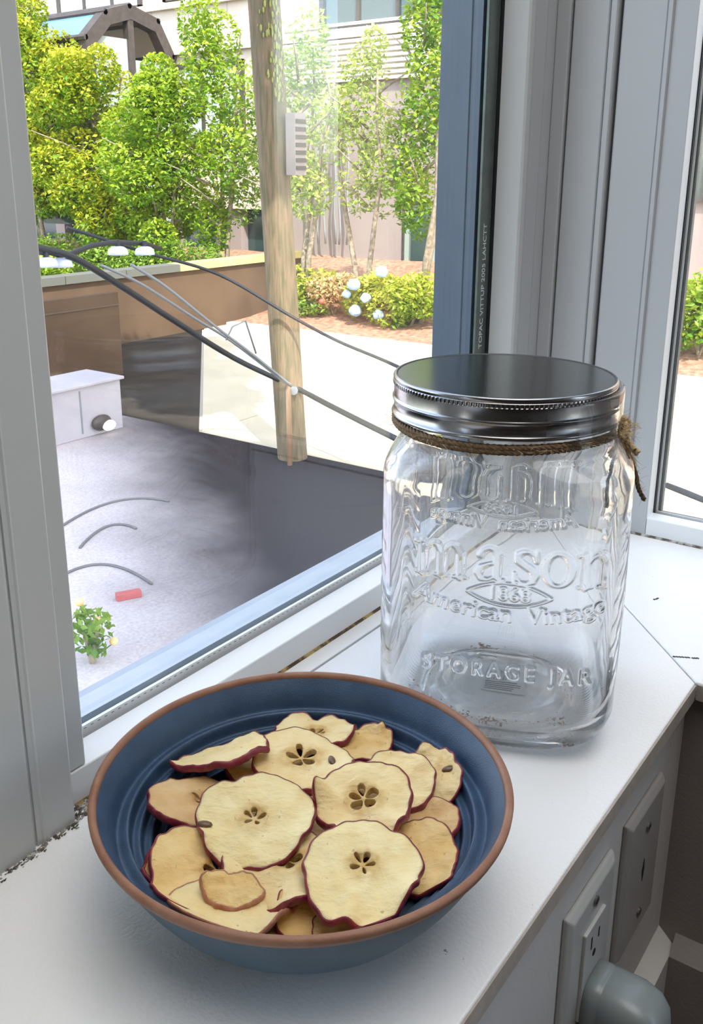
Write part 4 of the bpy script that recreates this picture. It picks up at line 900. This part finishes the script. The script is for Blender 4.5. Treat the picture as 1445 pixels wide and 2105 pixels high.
# lens round the year
for sg in (1, -1):
    cz = .1195; R_ = (.0265**2+.0078**2)/(2*.0078); a1 = math.asin(.0265/R_)
    P_ = [(UC+R_*math.sin(a1*(k/20-1)), cz+sg*(R_*math.cos(a1*(k/20-1))-(R_-.0078))) for k in range(41)]
    for i in range(40): seg(P_[i], P_[i+1], .0008, .0008)
def glyphs(txt, size, place, bold=.0):
    """raster letters of the built-in font; place(k, x) -> (u, z, angle)"""
    me = text_mesh(txt, size, 'tmp_text', offset=bold, align='CENTER'); me.calc_loop_triangles()
    V = np.array([v.co[:] for v in me.vertices]); xc = V[:, 0]
    for t in me.loop_triangles:
        P = V[list(t.vertices)][:, :2]; mid = P[:, 0].mean(); P = np.array([place(x, y) for x, y in P])
        i0, i1 = np.searchsorted(GU, [P[:, 0].min(), P[:, 0].max()+DU]); j0, j1 = np.searchsorted(GZz, [P[:, 1].min(), P[:, 1].max()+DU])
        if i1 <= i0 or j1 <= j0: continue
        X, Y = UU[j0:j1, i0:i1], ZZ[j0:j1, i0:i1]; a, b, c_ = P
        d1 = (X-b[0])*(a[1]-b[1])-(a[0]-b[0])*(Y-b[1]); d2 = (X-c_[0])*(b[1]-c_[1])-(b[0]-c_[0])*(Y-c_[1]); d3 = (X-a[0])*(c_[1]-a[1])-(c_[0]-a[0])*(Y-a[1])
        ins = ((d1 >= 0) & (d2 >= 0) & (d3 >= 0)) | ((d1 <= 0) & (d2 <= 0) & (d3 <= 0))
        H_[j0:j1, i0:i1] = np.maximum(H_[j0:j1, i0:i1], ins*1.0)
    bpy.data.meshes.remove(me)
glyphs('1868', .0135, lambda x, y: (UC+x*1.02, .1195+y), .0003)
RA = .175
def arc(x, y):
    x *= 1.03; a = x/RA; r = RA-y; return (UC+r*math.sin(a), .1055+RA-r*math.cos(a))
glyphs('American  Vintage', .0158, arc, .00035)
H2_ = H_.copy()
glyphs('S T O R A G E   J A R', .0150, lambda x, y: (UC+x*.80, .0650+y), .0004)
env = np.clip(1-np.abs(UU)/.055, 0, 1)**.4*np.clip(1-np.abs(ZZ-.10)/.06, 0, 1)**.4     # leafy relief on the side faces
H3_ = np.clip(np.sin((ZZ*1.0+.55*np.abs(UU)+.004*np.sin(UU*90))*2*np.pi/.017), 0, 1)*env
for _ in range(2):
    for ax in (0, 1):
        H_ = (np.roll(H_, 1, ax)+H_*2+np.roll(H_, -1, ax))/4; H2_ = (np.roll(H2_, 1, ax)+H2_*2+np.roll(H2_, -1, ax))/4
def samp(u, z, H_):
    x = (u-U0)/DU; y = (z-Z0)/DU; ok = (x >= 0) & (x < len(GU)-2) & (y >= 0) & (y < len(GZz)-2)
    x = np.clip(x, 0, len(GU)-2.01); y = np.clip(y, 0, len(GZz)-2.01); i = x.astype(int); j = y.astype(int); fx = x-i; fy = y-j
    v = H_[j, i]*(1-fx)*(1-fy)+H_[j, i+1]*fx*(1-fy)+H_[j+1, i]*(1-fx)*fy+H_[j+1, i+1]*fx*fy
    return np.where(ok, v, 0)
# -- body: superellipse sections
NT = 1000
def section(n, k=4001):
    t = np.linspace(0, 2*np.pi, k); r = 1/(np.abs(np.cos(t))**n+np.abs(np.sin(t))**n)**(1/n); return t, r
t_, r_ = section(4.2); xy = np.stack([r_*np.cos(t_), r_*np.sin(t_)], 1); L_ = np.concatenate([[0], np.cumsum(np.hypot(*np.diff(xy, axis=0).T))])
TH_ = np.interp(np.linspace(0, L_[-1], NT, endpoint=False), L_, t_)
def se(n): return 1/(np.abs(np.cos(TH_))**n+np.abs(np.sin(TH_))**n)**(1/n)
outer_j = [(.0005, .0075, 2.2), (.030, .0068, 2.2), (.046, .0050, 2.2), (.051, .0030, 2.3), (.056, .0012, 2.4), (.0585, .0002, 2.4), (.0625, .0, 2.5), (.0665, .0006, 2.6), (.0705, .0026, 2.9), (.0745, .0062, 3.3), (.0775, .0110, 3.7), (.0795, .0170, 4.0), (A_, .0250, 4.2)]
body_z = np.concatenate([np.arange(.0265, .0500, .003), np.arange(.0520, .1690, .00062), np.arange(.1695, .186, .002)])
outer_j += [(A_, float(z), 4.2) for z in body_z]
outer_j += [(.0813, .1880, 4.1), (.0806, .1915, 3.9), (.0792, .1950, 3.5), (.0772, .1985, 3.1), (.0754, .2015, 2.7), (.0738, .2045, 2.3), (.0727, .2075, 2.05), (.0720, .2105, 2), (.0718, .2150, 2), (.0718, .2370, 2), (.0715, .2390, 2)]
inner_j = [(.0680, .2390, 2), (.0678, .2300, 2), (.0678, .2120, 2), (.0690, .2060, 2.15), (.0715, .2010, 2.6), (.0742, .1950, 3.3), (.0762, .1890, 3.9), (.0768, .1820, 4.2)]
inner_j += [(.0768, z, 4.2) for z in np.linspace(.17, .030, 10)]
inner_j += [(.0755, .0230, 4.0), (.0730, .0175, 3.6), (.0690, .0128, 3.1), (.0640, .0100, 2.7), (.0590, .0090, 2.5), (.0560, .0080, 2.4), (.0530, .0078, 2.3), (.0505, .0088, 2.2), (.0480, .0122, 2.1), (.0455, .0136, 2.1), (.0380, .0140, 2.1), (.0350, .0134, 2.1), (.0330, .0134, 2.1), (.0005, .0138, 2.1)]
VV = []
kx = 4
for (a, z, n) in outer_j+inner_j:
    r = a*se(n); x = r*np.cos(TH_); y = r*np.sin(TH_); VV.append(np.stack([x, y, np.full(NT, z)], 1))
VV = np.array(VV); NO = len(outer_j)
for i in range(NO):
    z = VV[i, 0, 2]
    if .036 < z < .171:
        x, y = VV[i, :, 0], VV[i, :, 1]
        for face in range(4):
            an = face*math.pi/2; nx_, ny_ = math.cos(an), math.sin(an); dn = x*nx_+y*ny_; u = -x*ny_+y*nx_       # u: to the right for a viewer facing the face
            on = dn > np.abs(u)*1.02; h = samp(u, np.full(NT, z), (H_, H3_, H2_, H3_)[face])*.0014*on
            x = x+nx_*h; y = y+ny_*h
        VV[i, :, 0], VV[i, :, 1] = x, y
    if .0004 < z < .005 and VV[i, 0, 0] > .06:      # knurled heel
        kn = 1+.004*np.sin(TH_*110); VV[i, :, :2] *= kn[:, None]
nr = len(VV); idx = np.arange(nr*NT).reshape(nr, NT)
Fq = np.stack([idx[:-1], np.roll(idx[:-1], -1, 1), np.roll(idx[1:], -1, 1), idx[1:]], -1).reshape(-1, 4)
jar = empty('glass_jar', (JC[0], JC[1], 0), 'large clear glass storage jar embossed with lettering, standing behind the bowl', 'jar')
jar.rotation_euler = (0, 0, JROT)
me = bpy.data.meshes.new('glass_body'); vf = VV.reshape(-1, 3); nv, nf = len(vf), len(Fq)
me.vertices.add(nv); me.vertices.foreach_set('co', vf.ravel()); me.loops.add(nf*4); me.loops.foreach_set('vertex_index', Fq.ravel().astype(np.int32))
me.polygons.add(nf); me.polygons.foreach_set('loop_start', np.arange(0, nf*4, 4, dtype=np.int32)); me.polygons.foreach_set('use_smooth', np.ones(nf, bool)); me.update(calc_edges=True)
bm = bmesh.new(); bm.from_mesh(me); bm.verts.ensure_lookup_table()
bm.faces.new([bm.verts[i] for i in range(NT)][::-1]); bm.faces.new([bm.verts[(nr-1)*NT+i] for i in range(NT)]); bm.to_mesh(me); bm.free()
gm, nt, n, l, p = nodes('clear_glass'); p.inputs['Transmission Weight'].default_value = 1; p.inputs['Roughness'].default_value = 0; p.inputs['IOR'].default_value = 1.46
p.inputs['Base Color'].default_value = (1, 1, 1, 1)
tc = n.new('ShaderNodeTexCoord'); tn = n.new('ShaderNodeTexNoise'); tn.inputs['Scale'].default_value = 38; tn.inputs['Detail'].default_value = 1; l.new(tc.outputs['Object'], tn.inputs[0])
bb = n.new('ShaderNodeBump'); bb.inputs['Distance'].default_value = .0006; bb.inputs['Strength'].default_value = .5; l.new(tn.outputs[0], bb.inputs['Height']); l.new(bb.outputs[0], p.inputs['Normal'])
trn = n.new('ShaderNodeBsdfTransparent'); trn.inputs[0].default_value = (.985, .995, .99, 1); mxg = n.new('ShaderNodeMixShader'); mxg.inputs[0].default_value = .10
l.new(p.outputs[0], mxg.inputs[1]); l.new(trn.outputs[0], mxg.inputs[2]); l.new(mxg.outputs[0], n['Material Output'].inputs[0])
M['glass'] = gm
jb_ = link('glass_body', me, gm, jar)
# sticker under the base
stk = MB().box((-.030, -.012, .0010), (.004, .020, .0014)).build('base_sticker', mat('white_sticker', (0.72, 0.74, 0.74), rough=0.5), jar)
sb = MB()
rn = random.Random(2)
y = -.009
while y < .006: w_ = rn.uniform(.0005, .0016); sb.box((-.028, y, .00141), (-.014, y+w_, .00150)); y += w_+rn.uniform(.0006, .0016)
for i in range(5): sb.box((-.011+i*.0028, -.010, .00141), (-.0098+i*.0028, rn.uniform(.006, .017), .00150))
sb.build('sticker_print', M['cable'], jar)
# lid
M['steel'] = mat('brushed_tin', (0.36, 0.36, 0.37), (0.33, 0.33, 0.34), 300, 0.20, metal=1.0)
M['steel_top'] = mat('satin_tin_top', (0.27, 0.275, 0.265), (0.245, 0.25, 0.24), 350, 0.15, metal=1.0, bump=0.00003, bscale=900)
LC = Vector((.5676, .2735, 0))
lid = empty('jar_lid', (LC.x, LC.y, .2175), 'silver metal screw lid on the glass jar', 'lid')
def child2(mb, name, mt, parent, smooth=True, fix=True):
    o = mb.build(name, mt, parent, smooth, fix=fix); return o
zz = lambda z: z-.2175
sk = [(.0733, .2180), (.0742, .2168), (.0753, .2172), (.0756, .2182), (.0748, .2194), (.0741, .2200), (.0741, .2262), (.0744, .2270), (.0751, .2276), (.0751, .2284), (.0744, .2290), (.0741, .2298), (.0741, .2372)]
child2(MB().lathe([(r, zz(z)) for r, z in sk], 160), 'skirt', M['steel'], lid)
kn = MB(); NK = 156*4
pr = [(.0741, .2371, 0), (.0746, .2374, 0), (.0748, .2380, 1), (.0748, .2396, 1), (.0746, .2402, 0), (.0743, .2405, 0)]
for r, z, a in pr:
    for j in range(NK):
        q_ = 2*math.pi*j/NK; rr_ = r-(a*.0009 if j % 4 < 2 else 0); kn.v.append((rr_*math.cos(q_), rr_*math.sin(q_), zz(z)))
for i in range(len(pr)-1):
    for j in range(NK): kn.f.append((i*NK+j, i*NK+(j+1) % NK, (i+1)*NK+(j+1) % NK, (i+1)*NK+j))
child2(kn, 'knurled_band', M['steel'], lid, False)
tp = [(.0743, .2405), (.0746, .2412), (.0747, .2422), (.0744, .2431), (.0738, .2437), (.0728, .2438), (.0722, .2435), (.0716, .2433), (.04, .2433), (.0001, .2433)]
child2(MB().lathe([(r, zz(z)) for r, z in tp[:8]], 160), 'rolled_edge', M['steel'], lid)
child2(MB().lathe([(r, zz(z)) for r, z in tp[7:]], 160), 'top_disc', M['steel_top'], lid)
# crumbs left in the jar
rn = random.Random(9); cm = MB()
def crumb(x, y, z, s_):
    v = [(x+rn.uniform(-s_, s_), y+rn.uniform(-s_, s_), z+rn.uniform(0, s_*1.2)) for _ in range(4)]; cm.add(v, [(0, 1, 2), (0, 2, 3), (0, 3, 1), (1, 3, 2)])
for i in range(230):
    a = rn.gauss(-.25, .55); r = rn.gauss(.061, .003); crumb(r*math.cos(a), r*math.sin(a), .0104, rn.choice((.0005, .0007, .0010, .0016)))
for i in range(160):
    a = rn.uniform(1.5, 4.8); r = rn.gauss(.0545, .0022); crumb(r*math.cos(a), r*math.sin(a), .0088, rn.choice((.0005, .0008, .0012)))
for i in range(60): crumb(rn.gauss(-.050, .003), rn.gauss(-.014, .006), .0100, rn.uniform(.001, .0024))
for i in range(25): crumb(rn.gauss(.058, .003), rn.gauss(-.0, .003), .0105, rn.uniform(.001, .002))
for i in range(30): crumb(rn.gauss(.048, .006), rn.gauss(.048, .003), .0095, rn.uniform(.001, .0025))
M['crumb'] = mat('apple_crumbs', (0.40, 0.22, 0.10), (0.16, 0.07, 0.03), 300, 0.8)
co = cm.build('crumbs', M['crumb'], None); co.location = (JC[0], JC[1], 0); co.rotation_euler = (0, 0, JROT)
tag(co, 'brown crumbs left on the bottom inside the glass jar', 'crumbs', None, 'stuff')
# ---- twine
M['jute'] = mat('brown_jute', (0.22, 0.14, 0.075), (0.12, 0.075, 0.04), 400, 0.9, bump=0.0005, bscale=800)  # brown jute, darkened further for the shade under the lid
M['jute_pale'] = mat('pale_frayed_jute', (0.66, 0.50, 0.29), (0.46, 0.33, 0.17), 400, 0.9)
M['jute_dark'] = mat('dark_jute', (0.055, 0.05, 0.045), (0.09, 0.07, 0.05), 400, 0.9, bump=0.0005, bscale=800)  # same jute with shade put into the colour of one strand
tw = empty('twine', (LC.x, LC.y, .2125), 'brown jute twine tied round the jar neck under the lid', 'twine')
toJ = Vector((LC.x, LC.y, .2125)); RJ = Vector((math.sin(.449), -math.cos(.449), 0)); FJ = Vector((-math.cos(.449), -math.sin(.449), 0))
def twisted(path, r, plies, pr_, pitch, name, mt, parent, n=5):
    P = [Vector(p) for p in path]; q = MB(); ln = 0; fr = []
    for i, p in enumerate(P):
        t = (P[min(i+1, len(P)-1)]-P[max(i-1, 0)]).normalized(); a = t.cross(Vector((.1, .2, .97))).normalized(); b = t.cross(a)
        if i: ln += (p-P[i-1]).length
        fr.append((p, a, b, ln))
    for k in range(plies):
        q.tube([tuple(p+(a*math.cos(L*6.283/pitch+6.283*k/plies)+b*math.sin(L*6.283/pitch+6.283*k/plies))*r) for p, a, b, L in fr], pr_, n)
    return q.build(name, mt, parent, True)
loop = []
for i in range(421):
    a = math.atan2(RJ.y, RJ.x)+2*math.pi*2*i/420; rr_ = .0733+.0003*math.sin(a*5); loop.append((rr_*math.cos(a), rr_*math.sin(a), -.0002-.0052*i/420+.0026+.0006*math.sin(a*3+1)))
twisted(loop, .00115, 3, .0014, .011, 'wrapped_turns', M['jute'], tw)
def jp(u, f, z): return tuple(RJ*u+FJ*f+Vector((0, 0, z-.2125)))
def spl(P, k=7):
    P = [Vector(p) for p in P]; o = []
    for i in range(len(P)-1):
        a, b, c, d_ = P[max(i-1, 0)], P[i], P[i+1], P[min(i+2, len(P)-1)]
        for j in range(k):
            t = j/k; o.append(.5*((2*b)+(c-a)*t+(2*a-5*b+4*c-d_)*t*t+(3*b-a-3*c+d_)*t**3))
    o.append(P[-1]); return o
kn_ = [jp(.0735, .006, .2185), jp(.0790, .012, .2160), jp(.0800, .016, .2105), jp(.0755, .018, .2080), jp(.0720, .016, .2130), jp(.0760, .012, .2190), jp(.0815, .010, .2150), jp(.0790, .014, .2070)]
twisted(spl(kn_), .0014, 3, .0016, .009, 'knot', M['jute_pale'], tw)
twisted(spl([jp(.0722, .020, .2185), jp(.0728, .022, .2120), jp(.0742, .0235, .2040), jp(.0750, .024, .1950), jp(.0748, .0225, .1840), jp(.0738, .021, .1720), jp(.0735, .020, .1635)]), .0007, 3, .0009, .008, 'dark_strand', M['jute_dark'], tw)
twisted(spl([jp(.0785, .014, .2080), jp(.0815, .018, .2000), jp(.0850, .020, .1920), jp(.0885, .020, .1830), jp(.0910, .020, .1740), jp(.0955, .019, .1660)]), .0008, 3, .0010, .009, 'brown_strand', M['jute'], tw)
twisted(spl([jp(.0775, .014, .2100), jp(.0760, .018, .2020), jp(.0735, .021, .1965), jp(.0720, .021, .1950)]), .0016, 4, .0018, .012, 'frayed_end', M['jute_pale'], tw)
twisted(spl([jp(.0790, .013, .2090), jp(.0835, .016, .2020), jp(.0890, .017, .1975)]), .0013, 3, .0013, .01, 'frayed_end', M['jute_pale'], tw)
rn = random.Random(21); fz = MB()
def hair(p, d_, L, cv=.4):
    p = Vector(p); d_ = Vector(d_).normalized(); c = Vector((rn.uniform(-1, 1), rn.uniform(-1, 1), rn.uniform(-1, 1)))*cv
    fz.tube([tuple(p+d_*L*k/4+c*L*(k/4)**2) for k in range(5)], .00011, 3, False)
for i in range(330):
    P0 = Vector(rn.choice(loop)); o_ = Vector((P0.x, P0.y, 0)).normalized(); tan = o_.cross(Vector((0, 0, 1)))*rn.choice((-1, 1))
    hair(P0, o_*.5+tan*rn.uniform(.3, 1)+Vector((0, 0, rn.uniform(-.8, .3))), rn.uniform(.003, .010))
KP = spl(kn_)
for i in range(330):
    P0 = rn.choice(KP)+Vector((rn.gauss(0, .0012), rn.gauss(0, .0012), rn.gauss(0, .0015))); hair(P0, Vector((rn.uniform(-1, 1), rn.uniform(-1, 1), rn.uniform(-1, .7)))+RJ*.5, rn.uniform(.003, .009))
for i in range(330):
    t = rn.random(); P0 = Vector(jp(.0775+.006*t, .015+.003*t, .210-.012*t)); hair(P0, RJ*rn.uniform(-.6, .9)+Vector((0, 0, -1.2))+FJ*rn.uniform(-.2, .3), rn.uniform(.005, .014), .25)
for i in range(60):
    t = rn.random(); P0 = Vector(jp(.080+.0155*t, .018, .206-.040*t)); hair(P0, RJ*rn.uniform(-.2, .6)+Vector((0, 0, rn.uniform(-1, .3))), rn.uniform(.002, .007))
tag(fz.build('loose_fibres', M['jute_pale'], tw), kind='stuff')
